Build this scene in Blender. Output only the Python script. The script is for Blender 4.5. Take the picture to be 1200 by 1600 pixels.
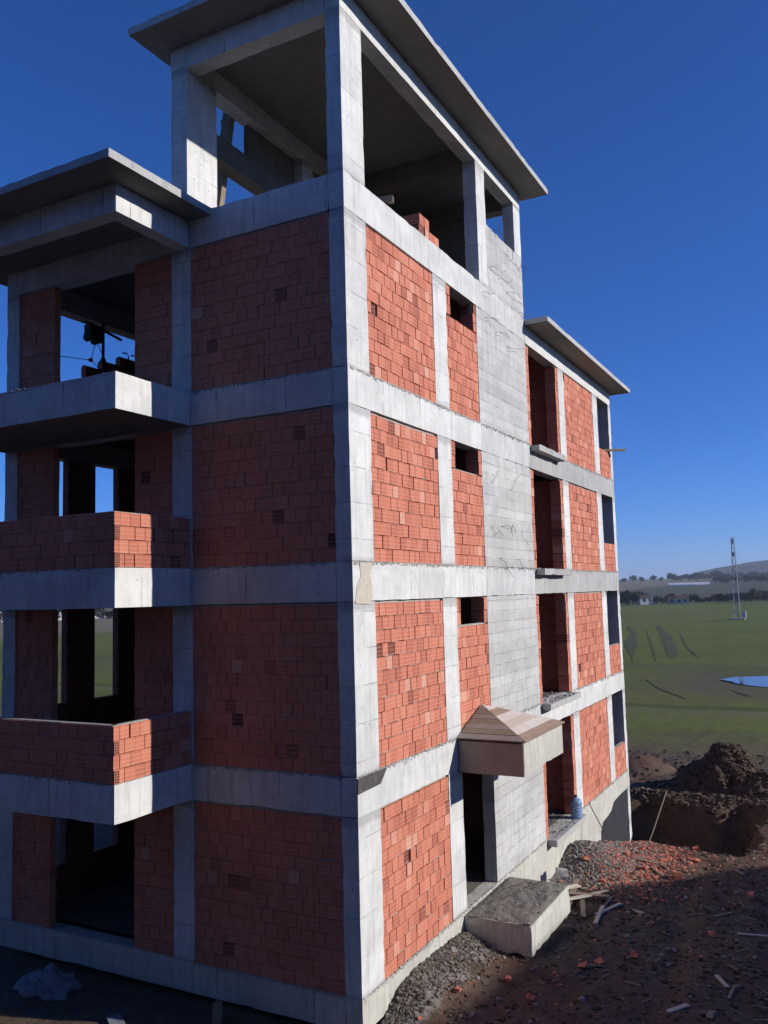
import bpy, math, random
import numpy as np
from mathutils import Vector, Matrix, noise

S = bpy.context.scene
for o in list(bpy.data.objects):
    bpy.data.objects.remove(o)
COL = S.collection
RNG = random.Random(11)
R = math.radians

# ------------------------------------------------------------------ camera, sky, sun, exposure
CAM_POS = Vector((-10.4994, -6.1036, 5.4488))
cam_data = bpy.data.cameras.new('camera')
cam_data.sensor_fit = 'VERTICAL'
cam_data.sensor_height = 32.0
cam_data.lens = 1341.687 / 1600.0 * 32.0
cam_data.clip_start = 0.1
cam_data.clip_end = 20000
cam = bpy.data.objects.new('camera', cam_data)
COL.objects.link(cam)
rt = Vector((0.47092614, -0.88176344, -0.02686639))
up = Vector((-0.07074482, -0.06810457, 0.99516679))
fw = Vector((0.87933142, 0.4667494, 0.09445242))
cam.matrix_world = Matrix(((rt.x, up.x, -fw.x, CAM_POS.x), (rt.y, up.y, -fw.y, CAM_POS.y), (rt.z, up.z, -fw.z, CAM_POS.z), (0, 0, 0, 1)))
S.camera = cam

SUN_EL = 22.3
sun_h = Vector((0.285, -0.958))
sun_h.normalize()
SUN_DIR = Vector((sun_h.x * math.cos(R(SUN_EL)), sun_h.y * math.cos(R(SUN_EL)), math.sin(R(SUN_EL))))

world = bpy.data.worlds.new('World')
S.world = world
world.use_nodes = True
wn = world.node_tree
sky = wn.nodes.new('ShaderNodeTexSky')
sky.sky_type = 'NISHITA'
sky.sun_disc = False
sky.sun_elevation = R(SUN_EL)
sky.sun_rotation = math.atan2(SUN_DIR.x, SUN_DIR.y)
sky.altitude = 200
sky.air_density = 0.75
sky.dust_density = 0.0
sky.ozone_density = 10.0
bg = wn.nodes['Background']
bg.inputs['Strength'].default_value = 0.124
hsv = wn.nodes.new('ShaderNodeHueSaturation')
hsv.inputs['Saturation'].default_value = 1.06
wn.links.new(sky.outputs[0], hsv.inputs['Color'])
tint = wn.nodes.new('ShaderNodeMix')
tint.data_type = 'RGBA'
tint.blend_type = 'MULTIPLY'
tint.inputs[0].default_value = 1.0
tint.inputs[7].default_value = (0.94, 0.93, 1.14, 1.0)
wn.links.new(hsv.outputs[0], tint.inputs[6])
wn.links.new(tint.outputs[2], bg.inputs['Color'])

sun_data = bpy.data.lights.new('sun', 'SUN')
sun_data.energy = 5.0
sun_data.angle = R(0.53)
sun_data.color = (1.0, 0.96, 0.9)
sun = bpy.data.objects.new('sun', sun_data)
sun.rotation_euler = SUN_DIR.to_track_quat('Z', 'Y').to_euler()
COL.objects.link(sun)

S.view_settings.view_transform = 'Standard'
S.view_settings.look = 'None'
S.view_settings.exposure = 0.0
S.view_settings.gamma = 1.0
S.view_settings.use_curve_mapping = False
S.cycles.max_bounces = 5
S.cycles.diffuse_bounces = 2
S.cycles.glossy_bounces = 2
S.cycles.transmission_bounces = 4
S.cycles.volume_bounces = 0
S.cycles.caustics_reflective = False
S.cycles.caustics_refractive = False
S.cycles.use_adaptive_sampling = True
S.cycles.adaptive_threshold = 0.03


# ------------------------------------------------------------------ node helpers
class NT:
    def __init__(self, name):
        self.m = bpy.data.materials.new(name)
        self.m.use_nodes = True
        self.t = self.m.node_tree
        self.b = self.t.nodes['Principled BSDF']
        self.b.inputs['Specular IOR Level'].default_value = 0.2

    def n(self, typ, ins=None, **kw):
        nd = self.t.nodes.new(typ)
        for k, v in kw.items():
            setattr(nd, k, v)
        for k, v in (ins or {}).items():
            self.set(nd.inputs[k], v)
        return nd

    def set(self, sock, v):
        if hasattr(v, 'is_output'):
            self.t.links.new(v, sock)
        elif isinstance(v, (tuple, list)) and len(v) == 3 and sock.type == 'RGBA':
            sock.default_value = (*v, 1)
        else:
            sock.default_value = v

    def pos(self):
        return self.n('ShaderNodeNewGeometry').outputs['Position']

    def xyz(self, v):
        s = self.n('ShaderNodeSeparateXYZ', {0: v})
        return s.outputs[0], s.outputs[1], s.outputs[2]

    def vec(self, x, y, z):
        return self.n('ShaderNodeCombineXYZ', {0: x, 1: y, 2: z}).outputs[0]

    def math(self, op, a, b=0.0, c=None, clamp=False):
        nd = self.n('ShaderNodeMath', {0: a, 1: b}, operation=op, use_clamp=clamp)
        if c is not None:
            self.set(nd.inputs[2], c)
        return nd.outputs[0]

    def noise(self, vec, scale, detail=4, rough=0.55, dist=0.0):
        return self.n('ShaderNodeTexNoise', {'Vector': vec, 'Scale': scale, 'Detail': detail, 'Roughness': rough, 'Distortion': dist}).outputs[0]

    def voro(self, vec, scale, feature='F1', out=0, rnd=1.0):
        return self.n('ShaderNodeTexVoronoi', {'Vector': vec, 'Scale': scale, 'Randomness': rnd}, feature=feature).outputs[out]

    def ramp(self, fac, stops, interp='LINEAR'):
        nd = self.n('ShaderNodeValToRGB', {0: fac})
        cr = nd.color_ramp
        cr.interpolation = interp
        while len(cr.elements) < len(stops):
            cr.elements.new(0.5)
        for e, (p, c) in zip(cr.elements, stops):
            e.position = p
            e.color = (c, c, c, 1) if not isinstance(c, (tuple, list)) else (*c, 1)
        return nd.outputs[0]

    def mix(self, fac, a, b, blend='MIX'):
        nd = self.n('ShaderNodeMix', data_type='RGBA', blend_type=blend)
        self.set(nd.inputs[0], fac)
        self.set(nd.inputs[6], a)
        self.set(nd.inputs[7], b)
        return nd.outputs[2]

    def bump(self, h, strength=0.4, dist=0.01):
        b = self.n('ShaderNodeBump', {'Height': h, 'Strength': strength, 'Distance': dist})
        self.t.links.new(b.outputs[0], self.b.inputs['Normal'])

    def color(self, c, rough=0.9):
        self.set(self.b.inputs['Base Color'], c)
        self.set(self.b.inputs['Roughness'], rough)
        return self.m


def concrete(name, base=(0.7, 0.69, 0.66), grey=(0.43, 0.425, 0.405), lines='z', spacing=0.52, mode='form', under=None, joint_band=False):
    t = NT(name)
    P = t.pos()
    x, y, z = t.xyz(P)
    big = t.noise(P, 0.9, 5, 0.6)
    mid = t.noise(P, 4.0, 6, 0.65)
    fine = t.noise(P, 45.0, 4, 0.6)
    hor = t.math('ADD', x, y)
    # every shutter board / panel holds a slightly different tone
    if mode == 'board':
        row = t.math('FLOOR', t.math('DIVIDE', t.math('ADD', z, t.math('MULTIPLY', t.noise(P, 0.8, 3), 0.045)), spacing))
        colm = t.math('FLOOR', t.math('DIVIDE', t.math('ADD', hor, t.math('MULTIPLY', row, 1.37)), 7.3))
        cell = t.vec(row, colm, 0.5)
        fr = t.math('FRACT', t.math('DIVIDE', z, spacing))
    elif lines == 'z':
        row = t.math('FLOOR', t.math('DIVIDE', z, spacing))
        colm = t.math('FLOOR', t.math('DIVIDE', hor, 3.1))
        cell = t.vec(row, colm, 2.5)
        fr = t.math('FRACT', t.math('DIVIDE', z, spacing))
    else:
        wob = t.math('ADD', hor, t.math('MULTIPLY', t.math('FLOOR', t.math('DIVIDE', z, 2.9)), 0.77))
        row = t.math('FLOOR', t.math('DIVIDE', wob, spacing))
        cell = t.vec(row, t.math('FLOOR', t.math('DIVIDE', z, 2.9)), 7.5)
        fr = t.math('FRACT', t.math('DIVIDE', wob, spacing))
    rnd = t.n('ShaderNodeTexWhiteNoise', {'Vector': cell}, noise_dimensions='3D').outputs[0]
    edge = t.math('ABSOLUTE', t.math('SUBTRACT', fr, 0.5))
    w = {'board': 0.06, 'form': 0.016}[mode] if lines == 'z' else (0.011 if spacing > 0.5 else 0.08)
    line = t.ramp(edge, [(0.5 - w, 0.0), (0.5 - w * 0.25, 1.0)])
    brk = t.ramp(t.noise(P, 3.1, 3), [(0.38, 0.0), (0.6, 1.0)])
    line = t.math('MULTIPLY', line, brk)
    amt = 0.42 if mode == 'board' else 0.22
    f = t.math('ADD', t.math('MULTIPLY', t.ramp(big, [(0.36, 0.0), (0.66, 1.0)]), 0.5), t.math('MULTIPLY', rnd, amt))
    f = t.math('ADD', f, t.math('MULTIPLY', t.math('SUBTRACT', mid, 0.5), 1.1), clamp=True)
    c = t.mix(f, base, grey)
    # damp / cement-wash streaks drawn down the face
    streak = t.noise(t.vec(t.math('MULTIPLY', hor, 9.0), 0.0, t.math('MULTIPLY', z, 0.8)), 1.0, 4, 0.6)
    c = t.mix(t.math('MULTIPLY', t.ramp(streak, [(0.5, 0.0), (0.72, 1.0)]), 0.5), c, (grey[0] * 0.8, grey[1] * 0.78, grey[2] * 0.74))
    c = t.mix(t.math('MULTIPLY', line, 0.5 if mode == 'board' else 0.7), c, (0.12, 0.115, 0.11))
    # honeycombed pour
    hc = t.math('MULTIPLY', t.ramp(t.noise(P, 1.7, 5, 0.7), [(0.6, 0.0), (0.68, 1.0)]), t.ramp(t.voro(P, 38.0), [(0.2, 1.0), (0.45, 0.0)]))
    c = t.mix(t.math('MULTIPLY', hc, 0.75), c, (0.14, 0.135, 0.125))
    if joint_band:
        gz = t.xyz(t.n('ShaderNodeTexCoord').outputs['Generated'])[2]
        jb = t.ramp(t.math('ADD', gz, t.math('MULTIPLY', t.math('SUBTRACT', mid, 0.5), 0.08)), [(0.0, 1.0), (0.035, 0.0), (0.93, 0.0), (0.96, 1.0)])
        c = t.mix(t.math('MULTIPLY', jb, 0.6), c, (0.3, 0.295, 0.285))
    # air holes
    v = t.voro(P, 6.5)
    keep = t.ramp(t.noise(P, 2.3, 2), [(0.46, 0.0), (0.58, 1.0)])
    hole = t.math('MULTIPLY', t.ramp(v, [(0.05, 1.0), (0.1, 0.0)]), keep)
    c = t.mix(t.math('MULTIPLY', hole, 0.85), c, (0.07, 0.065, 0.06))
    c = t.mix(t.math('MULTIPLY', t.ramp(fine, [(0.5, 0.0), (0.75, 1.0)]), 0.22), c, (grey[0] * 0.6, grey[1] * 0.6, grey[2] * 0.58))
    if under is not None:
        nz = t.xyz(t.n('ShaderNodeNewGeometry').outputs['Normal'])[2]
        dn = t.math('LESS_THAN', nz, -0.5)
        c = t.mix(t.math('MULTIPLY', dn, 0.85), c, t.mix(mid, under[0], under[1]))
    h = t.math('ADD', t.math('MULTIPLY', mid, 0.5), t.math('MULTIPLY', fine, 0.25))
    h = t.math('SUBTRACT', h, t.math('MULTIPLY', hole, 1.0))
    h = t.math('SUBTRACT', h, t.math('MULTIPLY', line, 0.7))
    h = t.math('ADD', h, t.math('MULTIPLY', rnd, 0.8 if mode == 'board' else 0.15))
    t.bump(h, 0.55, 0.012)
    return t.color(c, 0.93)


def simple(name, a, b, scale=8.0, rough=0.9, bump=0.3, dist=0.01, stretch=None):
    t = NT(name)
    P = t.n('ShaderNodeTexCoord').outputs['Object']
    if stretch:
        P = t.n('ShaderNodeMapping', {0: P, 3: stretch}).outputs[0]
    n1 = t.noise(P, scale, 6, 0.65)
    n2 = t.noise(P, scale * 6, 4, 0.6)
    c = t.mix(t.ramp(n1, [(0.3, 0.0), (0.7, 1.0)]), a, b)
    c = t.mix(t.math('MULTIPLY', n2, 0.35), c, tuple(k * 0.45 for k in a))
    if bump:
        t.bump(t.math('ADD', n1, t.math('MULTIPLY', n2, 0.5)), bump, dist)
    return t.color(c, rough)


M = {}
M['col'] = concrete('concrete_column', lines='z', spacing=0.52, joint_band=True)
M['beam'] = concrete('concrete_beam', lines='h', spacing=1.31)
M['board'] = concrete('concrete_board', (0.58, 0.57, 0.54), (0.36, 0.355, 0.34), 'z', 0.21, 'board')
M['vboard'] = concrete('concrete_vertical_board', (0.62, 0.615, 0.59), (0.4, 0.4, 0.39), 'h', 0.13)
M['rough'] = concrete('concrete_rough', (0.46, 0.45, 0.43), (0.29, 0.285, 0.275), 'h', 2.1)
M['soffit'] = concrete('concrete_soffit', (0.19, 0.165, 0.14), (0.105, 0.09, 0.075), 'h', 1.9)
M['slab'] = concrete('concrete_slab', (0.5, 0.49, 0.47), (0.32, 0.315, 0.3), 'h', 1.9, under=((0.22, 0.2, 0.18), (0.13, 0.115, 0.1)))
M['balc'] = concrete('concrete_balcony', lines='h', spacing=1.31, under=((0.15, 0.135, 0.12), (0.09, 0.08, 0.07)))  # undersides coloured darker to paint in the deep shade below the balconies
M['plinth'] = concrete('concrete_plinth', (0.55, 0.53, 0.46), (0.36, 0.345, 0.295), 'h', 1.7)
M['mortar'] = simple('mortar', (0.44, 0.42, 0.39), (0.3, 0.28, 0.26), 9, 0.95, 0.5)
t = NT('soil_clod')
at = t.n('ShaderNodeAttribute', attribute_name='bcol').outputs['Fac']
P = t.pos()
c = t.ramp(at, [(0.0, (0.05, 0.034, 0.024)), (0.5, (0.1, 0.07, 0.05)), (1.0, (0.18, 0.14, 0.105))])
c = t.mix(t.math('MULTIPLY', t.noise(P, 20, 4), 0.5), c, (0.06, 0.04, 0.03))
M['earth_dark'] = t.color(c, 0.98)
M['timber'] = simple('weathered_timber', (0.34, 0.27, 0.19), (0.2, 0.155, 0.11), 5, 0.85, 0.3, 0.004, (1, 9, 9))
M['ply'] = simple('old_plywood', (0.4, 0.29, 0.21), (0.28, 0.19, 0.135), 2.5, 0.85, 0.25, 0.004, (1, 7, 7))
M['plyface'] = simple('film_faced_plywood', (0.28, 0.235, 0.2), (0.36, 0.305, 0.265), 2.0, 0.8, 0.2, 0.004)
M['ply2'] = simple('pale_shutter_board', (0.62, 0.53, 0.44), (0.5, 0.41, 0.33), 2.5, 0.85, 0.25, 0.004, (1, 7, 7))
M['plank_pale'] = simple('cement_splashed_board', (0.7, 0.64, 0.57), (0.58, 0.5, 0.43), 2.0, 0.9, 0.25, 0.004)
M['plaster'] = simple('cream_plaster', (0.62, 0.55, 0.45), (0.5, 0.44, 0.36), 6, 0.9, 0.5)
M['steel'] = simple('rusty_rebar', (0.14, 0.105, 0.085), (0.08, 0.06, 0.05), 30, 0.8, 0)
M['dark_steel'] = simple('grimy_steel', (0.05, 0.05, 0.055), (0.03, 0.03, 0.03), 12, 0.6, 0)
M['galv'] = simple('galvanised_steel', (0.38, 0.4, 0.42), (0.28, 0.29, 0.3), 3, 0.6, 0)
t = NT('grey_rubble')
at = t.n('ShaderNodeAttribute', attribute_name='bcol').outputs['Fac']
P = t.pos()
c = t.ramp(at, [(0.0, (0.1, 0.085, 0.07)), (0.35, (0.22, 0.195, 0.165)), (0.7, (0.34, 0.315, 0.285)), (1.0, (0.4, 0.3, 0.25))])
c = t.mix(t.math('MULTIPLY', t.noise(P, 30, 4), 0.5), c, (0.15, 0.125, 0.1))
t.bump(t.noise(P, 50, 4), 0.4, 0.01)
M['stone'] = t.color(c, 0.96)
M['near_black'] = simple('near_black_surface', (0.03, 0.031, 0.036), (0.045, 0.046, 0.052), 2, 0.85, 0.2)  # near-black, for the foundation wall patch and the brick holes
M['screed'] = simple('rough_screed', (0.27, 0.24, 0.205), (0.17, 0.15, 0.125), 7, 0.97, 0.9, 0.02)
M['near_black2'] = simple('dark_shutter_film', (0.06, 0.055, 0.055), (0.13, 0.12, 0.12), 9, 0.9, 0.3)
M['sheet'] = simple('white_plastic_sheet', (0.3, 0.31, 0.34), (0.15, 0.16, 0.18), 4, 0.5, 0.5, 0.03)
M['whitewash'] = simple('white_render', (0.66, 0.65, 0.62), (0.52, 0.51, 0.49), 0.4, 0.9, 0)
M['rooftile'] = simple('red_roof_tile', (0.11, 0.07, 0.055), (0.08, 0.055, 0.045), 1.0, 0.9, 0.3)
M['pane'] = simple('dark_window_pane', (0.02, 0.024, 0.03), (0.03, 0.034, 0.04), 1, 0.2, 0)
M['tunnel'] = simple('polytunnel_film', (0.75, 0.76, 0.76), (0.62, 0.63, 0.64), 0.1, 0.5, 0)
M['foliage'] = simple('olive_foliage', (0.03, 0.036, 0.018), (0.05, 0.052, 0.028), 0.7, 0.95, 0)
M['bark'] = simple('bark', (0.07, 0.055, 0.042), (0.05, 0.04, 0.03), 3, 0.95, 0)

# fired clay, one tone per brick (attribute bcol), extruded ribs from the brick's own UV
t = NT('hollow_clay_brick')
at = t.n('ShaderNodeAttribute', attribute_name='bcol').outputs['Fac']
uv = t.n('ShaderNodeUVMap').outputs[0]
u_, v_, _ = t.xyz(uv)
P = t.pos()
c = t.ramp(at, [(0.0, (0.1, 0.035, 0.028)), (0.12, (0.38, 0.118, 0.078)), (0.5, (0.56, 0.19, 0.118)), (0.85, (0.62, 0.235, 0.15)), (1.0, (0.64, 0.34, 0.25))])
rib = t.math('SINE', t.math('MULTIPLY', v_, 19.5))
ribm = t.ramp(rib, [(0.7, 0.0), (0.97, 1.0)])
c = t.mix(t.math('MULTIPLY', t.math('MULTIPLY', ribm, t.noise(P, 3.0, 3)), 0.7), c, (0.72, 0.42, 0.32))
n1 = t.noise(P, 7.0, 6, 0.65)
c = t.mix(t.math('MULTIPLY', t.ramp(n1, [(0.55, 0.0), (0.8, 1.0)]), 0.38), c, (0.58, 0.38, 0.28))
c = t.mix(t.math('MULTIPLY', t.ramp(t.noise(P, 1.3, 4), [(0.45, 0.0), (0.75, 1.0)]), 0.3), c, (0.36, 0.115, 0.08))
c = t.mix(t.math('MULTIPLY', t.noise(P, 60, 3), 0.15), c, (0.25, 0.08, 0.05))
t.bump(t.math('ADD', t.math('MULTIPLY', rib, 0.25), t.math('MULTIPLY', n1, 0.8)), 0.5, 0.006)
M['brick'] = t.color(c, 0.92)

# interior brick partitions, only ever seen in deep shade
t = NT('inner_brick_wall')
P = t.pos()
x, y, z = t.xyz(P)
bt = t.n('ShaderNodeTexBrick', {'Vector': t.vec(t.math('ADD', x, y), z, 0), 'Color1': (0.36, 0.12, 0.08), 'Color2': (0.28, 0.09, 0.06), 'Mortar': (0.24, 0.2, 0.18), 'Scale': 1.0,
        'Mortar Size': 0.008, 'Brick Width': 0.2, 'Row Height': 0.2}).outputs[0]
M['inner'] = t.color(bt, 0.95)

# blue translucent water bottle
t = NT('blue_bottle_plastic')
t.b.inputs['Base Color'].default_value = (0.3, 0.5, 0.8, 1)
t.b.inputs['Roughness'].default_value = 0.18
t.b.inputs['Transmission Weight'].default_value = 0.45
t.b.inputs['IOR'].default_value = 1.35
t.b.inputs['Specular IOR Level'].default_value = 0.5
M['bottle'] = t.m

# still water
t = NT('puddle_water')
P = t.pos()
t.b.inputs['Specular IOR Level'].default_value = 1.0
M['water'] = t.color((0.1, 0.1, 0.095), 0.02)


# ------------------------------------------------------------------ mesh collector
class MB:
    def __init__(self):
        self.v, self.f, self.uv, self.c, self.mi = [], [], [], [], []

    def face(self, pts, uv=None, c=0.5, mi=0):
        n = len(self.v)
        self.v += [tuple(p) for p in pts]
        self.f.append(tuple(range(n, n + len(pts))))
        self.uv += uv or [(0, 0)] * len(pts)
        self.c += [c] * len(pts)
        self.mi.append(mi)

    def raw(self, v, f, c=0.5, mi=0):
        n = len(self.v)
        self.v += [tuple(p) for p in v]
        for q in f:
            self.f.append(tuple(n + i for i in q))
            self.uv += [(0, 0)] * len(q)
            self.mi.append(mi)
        self.c += [c] * len(v)

    def box(self, x0, x1, y0, y1, z0, z1, mi=0, c=0.5):
        v = [(x0, y0, z0), (x1, y0, z0), (x1, y1, z0), (x0, y1, z0), (x0, y0, z1), (x1, y0, z1), (x1, y1, z1), (x0, y1, z1)]
        self.raw(v, [(0, 3, 2, 1), (4, 5, 6, 7), (0, 1, 5, 4), (1, 2, 6, 5), (2, 3, 7, 6), (3, 0, 4, 7)], c, mi)

    def obox(self, cen, ax, ay, az, mi=0, c=0.5):
        """box from a centre and three half-extent vectors"""
        cen, ax, ay, az = Vector(cen), Vector(ax), Vector(ay), Vector(az)
        v = [cen + sx * ax + sy * ay + sz * az for sz in (-1, 1) for sx, sy in ((-1, -1), (1, -1), (1, 1), (-1, 1))]
        self.raw(v, [(0, 3, 2, 1), (4, 5, 6, 7), (0, 1, 5, 4), (1, 2, 6, 5), (2, 3, 7, 6), (3, 0, 4, 7)], c, mi)

    def cbox(self, x0, x1, y0, y1, z0, z1, step=0.17, jit=0.0025, chip=0.012):
        """cast concrete: gridded box whose faces wander a few mm and whose arrises are chipped"""
        lo, hi = (x0, y0, z0), (x1, y1, z1)
        n = [max(1, min(70, int(round((hi[i] - lo[i]) / step)))) for i in range(3)]
        idx, vs = {}, []

        def vert(i, j, k):
            key = (i, j, k)
            if key not in idx:
                q = Vector((lo[0] + (hi[0] - lo[0]) * i / n[0], lo[1] + (hi[1] - lo[1]) * j / n[1], lo[2] + (hi[2] - lo[2]) * k / n[2]))
                d = noise.noise_vector(q * 1.7) * jit
                on = [(i in (0, n[0])), (j in (0, n[1])), (k in (0, n[2]))]
                if sum(on) >= 2:
                    r = noise.noise(q * 9.1 + Vector((5, 3, 1)))
                    a = chip * max(0.0, r * 1.6) + 0.002
                    cen = Vector([(lo[m] + hi[m]) / 2 for m in range(3)])
                    for m in range(3):
                        if on[m]:
                            d[m] += a * (1 if cen[m] > q[m] else -1)
                idx[key] = len(vs)
                vs.append(q + d)
            return idx[key]
        fs = []
        for a, b, cdim in ((0, 1, 2), (1, 2, 0), (0, 2, 1)):
            for i in range(n[a]):
                for j in range(n[b]):
                    for kk in (0, n[cdim]):
                        q = []
                        for di, dj in ((0, 0), (1, 0), (1, 1), (0, 1)):
                            key = [0, 0, 0]
                            key[a], key[b], key[cdim] = i + di, j + dj, kk
                            q.append(vert(*key))
                        flip = (kk == 0)
                        if (a, b, cdim) == (0, 2, 1):
                            flip = not flip
                        fs.append(tuple(reversed(q)) if flip else tuple(q))
        self.raw(vs, fs)

    def tube(self, pts, r, seg=6, taper=1.0):
        pts = [Vector(p) for p in pts]
        rings = []
        for i, p in enumerate(pts):
            d = (pts[min(i + 1, len(pts) - 1)] - pts[max(i - 1, 0)])
            d = d.normalized() if d.length > 1e-6 else Vector((0, 0, 1))
            a = d.orthogonal().normalized()
            b = d.cross(a)
            rr = r * (1 + (taper - 1) * i / max(1, len(pts) - 1))
            rings.append([p + (a * math.cos(2 * math.pi * k / seg) + b * math.sin(2 * math.pi * k / seg)) * rr for k in range(seg)])
        v = [q for g in rings for q in g]
        f = []
        for i in range(len(pts) - 1):
            for k in range(seg):
                k2 = (k + 1) % seg
                f.append((i * seg + k, i * seg + k2, (i + 1) * seg + k2, (i + 1) * seg + k))
        f.append(tuple(reversed(range(seg))))
        f.append(tuple((len(pts) - 1) * seg + k for k in range(seg)))
        self.raw(v, f)

    def lathe(self, prof, cen, seg=20):
        cen = Vector(cen)
        v = [cen + Vector((r * math.cos(2 * math.pi * k / seg), r * math.sin(2 * math.pi * k / seg), z)) for r, z in prof for k in range(seg)]
        f = []
        for i in range(len(prof) - 1):
            for k in range(seg):
                k2 = (k + 1) % seg
                f.append((i * seg + k, i * seg + k2, (i + 1) * seg + k2, (i + 1) * seg + k))
        f.append(tuple(reversed(range(seg))))
        f.append(tuple((len(prof) - 1) * seg + k for k in range(seg)))
        self.raw(v, f)

    def mesh(self, name, mats, smooth=False):
        me = bpy.data.meshes.new(name)
        me.from_pydata(self.v, [], self.f)
        if not isinstance(mats, (list, tuple)):
            mats = [mats]
        for m in mats:
            me.materials.append(m)
        if len(mats) > 1:
            me.polygons.foreach_set('material_index', self.mi)
        ul = me.uv_layers.new(name='UVMap')
        ul.data.foreach_set('uv', np.array(self.uv, dtype=np.float32).ravel())
        a = me.attributes.new('bcol', 'FLOAT', 'POINT')
        a.data.foreach_set('value', np.array(self.c, dtype=np.float32))
        if smooth:
            me.polygons.foreach_set('use_smooth', [True] * len(me.polygons))
        me.update()
        return me

    def build(self, name, mats, parent=None, smooth=False, loc=None):
        return link(name, self.mesh(name, mats, smooth), parent, loc)


def link(name, data, parent=None, loc=None):
    o = bpy.data.objects.new(name, data)
    COL.objects.link(o)
    if parent is not None:
        o.parent = parent
    if loc is not None:
        o.location = loc
    return o


def tag(o, label=None, cat=None, group=None, kind=None):
    if label:
        o['label'] = label
    if cat:
        o['category'] = cat
    if group:
        o['group'] = group
    if kind:
        o['kind'] = kind
    return o


def empty(name, loc, label, cat, group=None):
    o = link(name, None, None, loc)
    o.empty_display_size = 0.2
    return tag(o, label, cat, group)


# ------------------------------------------------------------------ terrain
def sstep(a, b, x):
    t = np.clip((x - a) / (b - a), 0, 1)
    return t * t * (3 - 2 * t)


_rs = np.random.RandomState(4)
_W = [(0.35 * 1.9 ** (i // 5), _rs.uniform(0, 6.28), _rs.uniform(0, 6.28), 0.55 ** (i // 5)) for i in range(30)]


def rough(x, y):
    s = np.zeros_like(x)
    for f, th, ph, a in _W:
        s = s + a * np.sin((x * math.cos(th) + y * math.sin(th)) * f * 2.4 + ph + 1.3 * np.sin((y * math.cos(th) - x * math.sin(th)) * f * 1.1 + 2 * ph))
    return s / 6.0


def zt(x, y, rgh=1.0):
    x = np.asarray(x, dtype=float)
    y = np.asarray(y, dtype=float)
    z = np.interp(x, [-40, -3, 0, 3, 6, 8, 11, 13, 17, 22, 30, 45, 420, 500, 900, 1500, 2500, 7000], [-0.8, -0.62, -0.55, -0.62, -0.78, -0.9, -1.05, -1.18, -1.12, -1.35, -1.9, -2.5, -3.0, -3.0, 9, 24, 22, 0])
    near = 1 - sstep(28, 42, np.abs(x - 5))
    # far land north-west of the block
    dl = np.hypot(x, y)
    z = np.where(y > 60, np.maximum(z, -2.8 + 0 * z) * 0 + np.interp(dl, [0, 90, 500, 1000, 1800, 7000], [-2.5, -2.5, -3.2, 6, 20, 5]), z)
    # soil thrown back against the wall near the corner
    b = sstep(0.35, 1.2, x) * (1 - sstep(3.2, 4.2, x)) * np.exp(-(np.clip(-y, 0, None) / 0.62) ** 2) * (1 - sstep(0.0, 0.4, y))
    z = z + 0.36 * b
    # rubble heap against the wing
    z = z + 0.5 * np.exp(-(((x - 10.0) / 1.15) ** 2 + ((y + 0.35) / 0.85) ** 2)) * (1 - sstep(0.1, 0.5, y))
    z = z + 0.2 * np.exp(-(((x - 11.6) / 1.0) ** 2 + ((y + 1.1) / 0.7) ** 2))
    # excavation at the end of the wing
    wob = 0.25 * np.sin(y * 2.3) + 0.12 * np.sin(y * 5.1 + 1)
    pit = sstep(12.5, 13.7, x - wob * 0.5) * (1 - sstep(16.75, 17.05, x + wob * 0.7 - 0.15 * y * 0)) * sstep(-3.75 + 0.15 * np.sin(x * 3), -3.25 + 0.15 * np.sin(x * 3), y) * (1 - sstep(1.5, 3, y))
    z = z - 1.15 * pit
    # lip, spoil mounds
    z = z + 0.22 * np.exp(-(((x - 17.6) / 0.5) ** 2)) * sstep(-5, -3, y) * (1 - sstep(1, 3, y))
    lump = 0.22 * np.sin(x * 3.1 + 1.0 + 1.5 * np.sin(y * 2.2)) + 0.18 * np.sin(y * 4.3 + x * 1.7) + 0.1 * np.sin(y * 9.0 - x * 6)
    r1 = np.hypot((x - 20.3) / 1.5, (y + 2.35) / 1.65) * (1 + 0.35 * lump)
    z = z + 1.5 * np.clip(1.25 - 1.25 * r1, 0, 1) ** 0.9
    r2 = np.hypot((x - 18.7) / 0.9, (y + 3.9) / 2.0) * (1 + 0.35 * lump)
    z = z + 0.8 * np.clip(1.25 - 1.25 * r2, 0, 1) ** 0.85
    r3 = np.hypot((x - 23.5) / 1.5, (y - 1.2) / 1.3)
    z = z + 0.55 * np.clip(1 - r3 ** 2, 0, 1)
    r4 = np.hypot((x - 23.0) / 1.6, (y + 4.6) / 1.6)
    z = z + 0.9 * np.clip(1 - r4 ** 2, 0, 1)
    # flatten at the puddle
    pd = np.exp(-(((x - 67) / 5.5) ** 2 + ((y - 1.2) / 4.0) ** 2))
    z = z - 0.12 * pd
    if rgh:
        amp = 0.05 * near + 0.015
        mound = ((r1 < 1.2) | (r2 < 1.2)).astype(float)
        z = z + rgh * rough(x, y) * (amp + 0.16 * mound) * (dl < 400)
        rut = np.exp(-((y + 3.0 + 0.25 * np.sin(x * 0.5)) / 0.22) ** 2) + np.exp(-((y + 4.7 + 0.25 * np.sin(x * 0.5)) / 0.22) ** 2)
        z = z - rgh * 0.07 * rut * sstep(-2, 1, x) * (1 - sstep(11, 13, x))
        z = z + rgh * 0.05 * rough(x * 4.3 + 3, y * 4.3) * near
    return z


def zt1(x, y):
    return float(zt(np.array([x]), np.array([y]))[0])


def axis(lo, hi, d, far, g=1.13):
    core = list(np.arange(lo, hi + 1e-6, d))
    a, s = [], d
    p = hi
    while p < far:
        s *= g
        p += s
        a.append(p)
    b, s, p = [], d, lo
    while p > -far:
        s *= g
        p -= s
        b.append(p)
    return np.array(b[::-1] + core + a)


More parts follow.
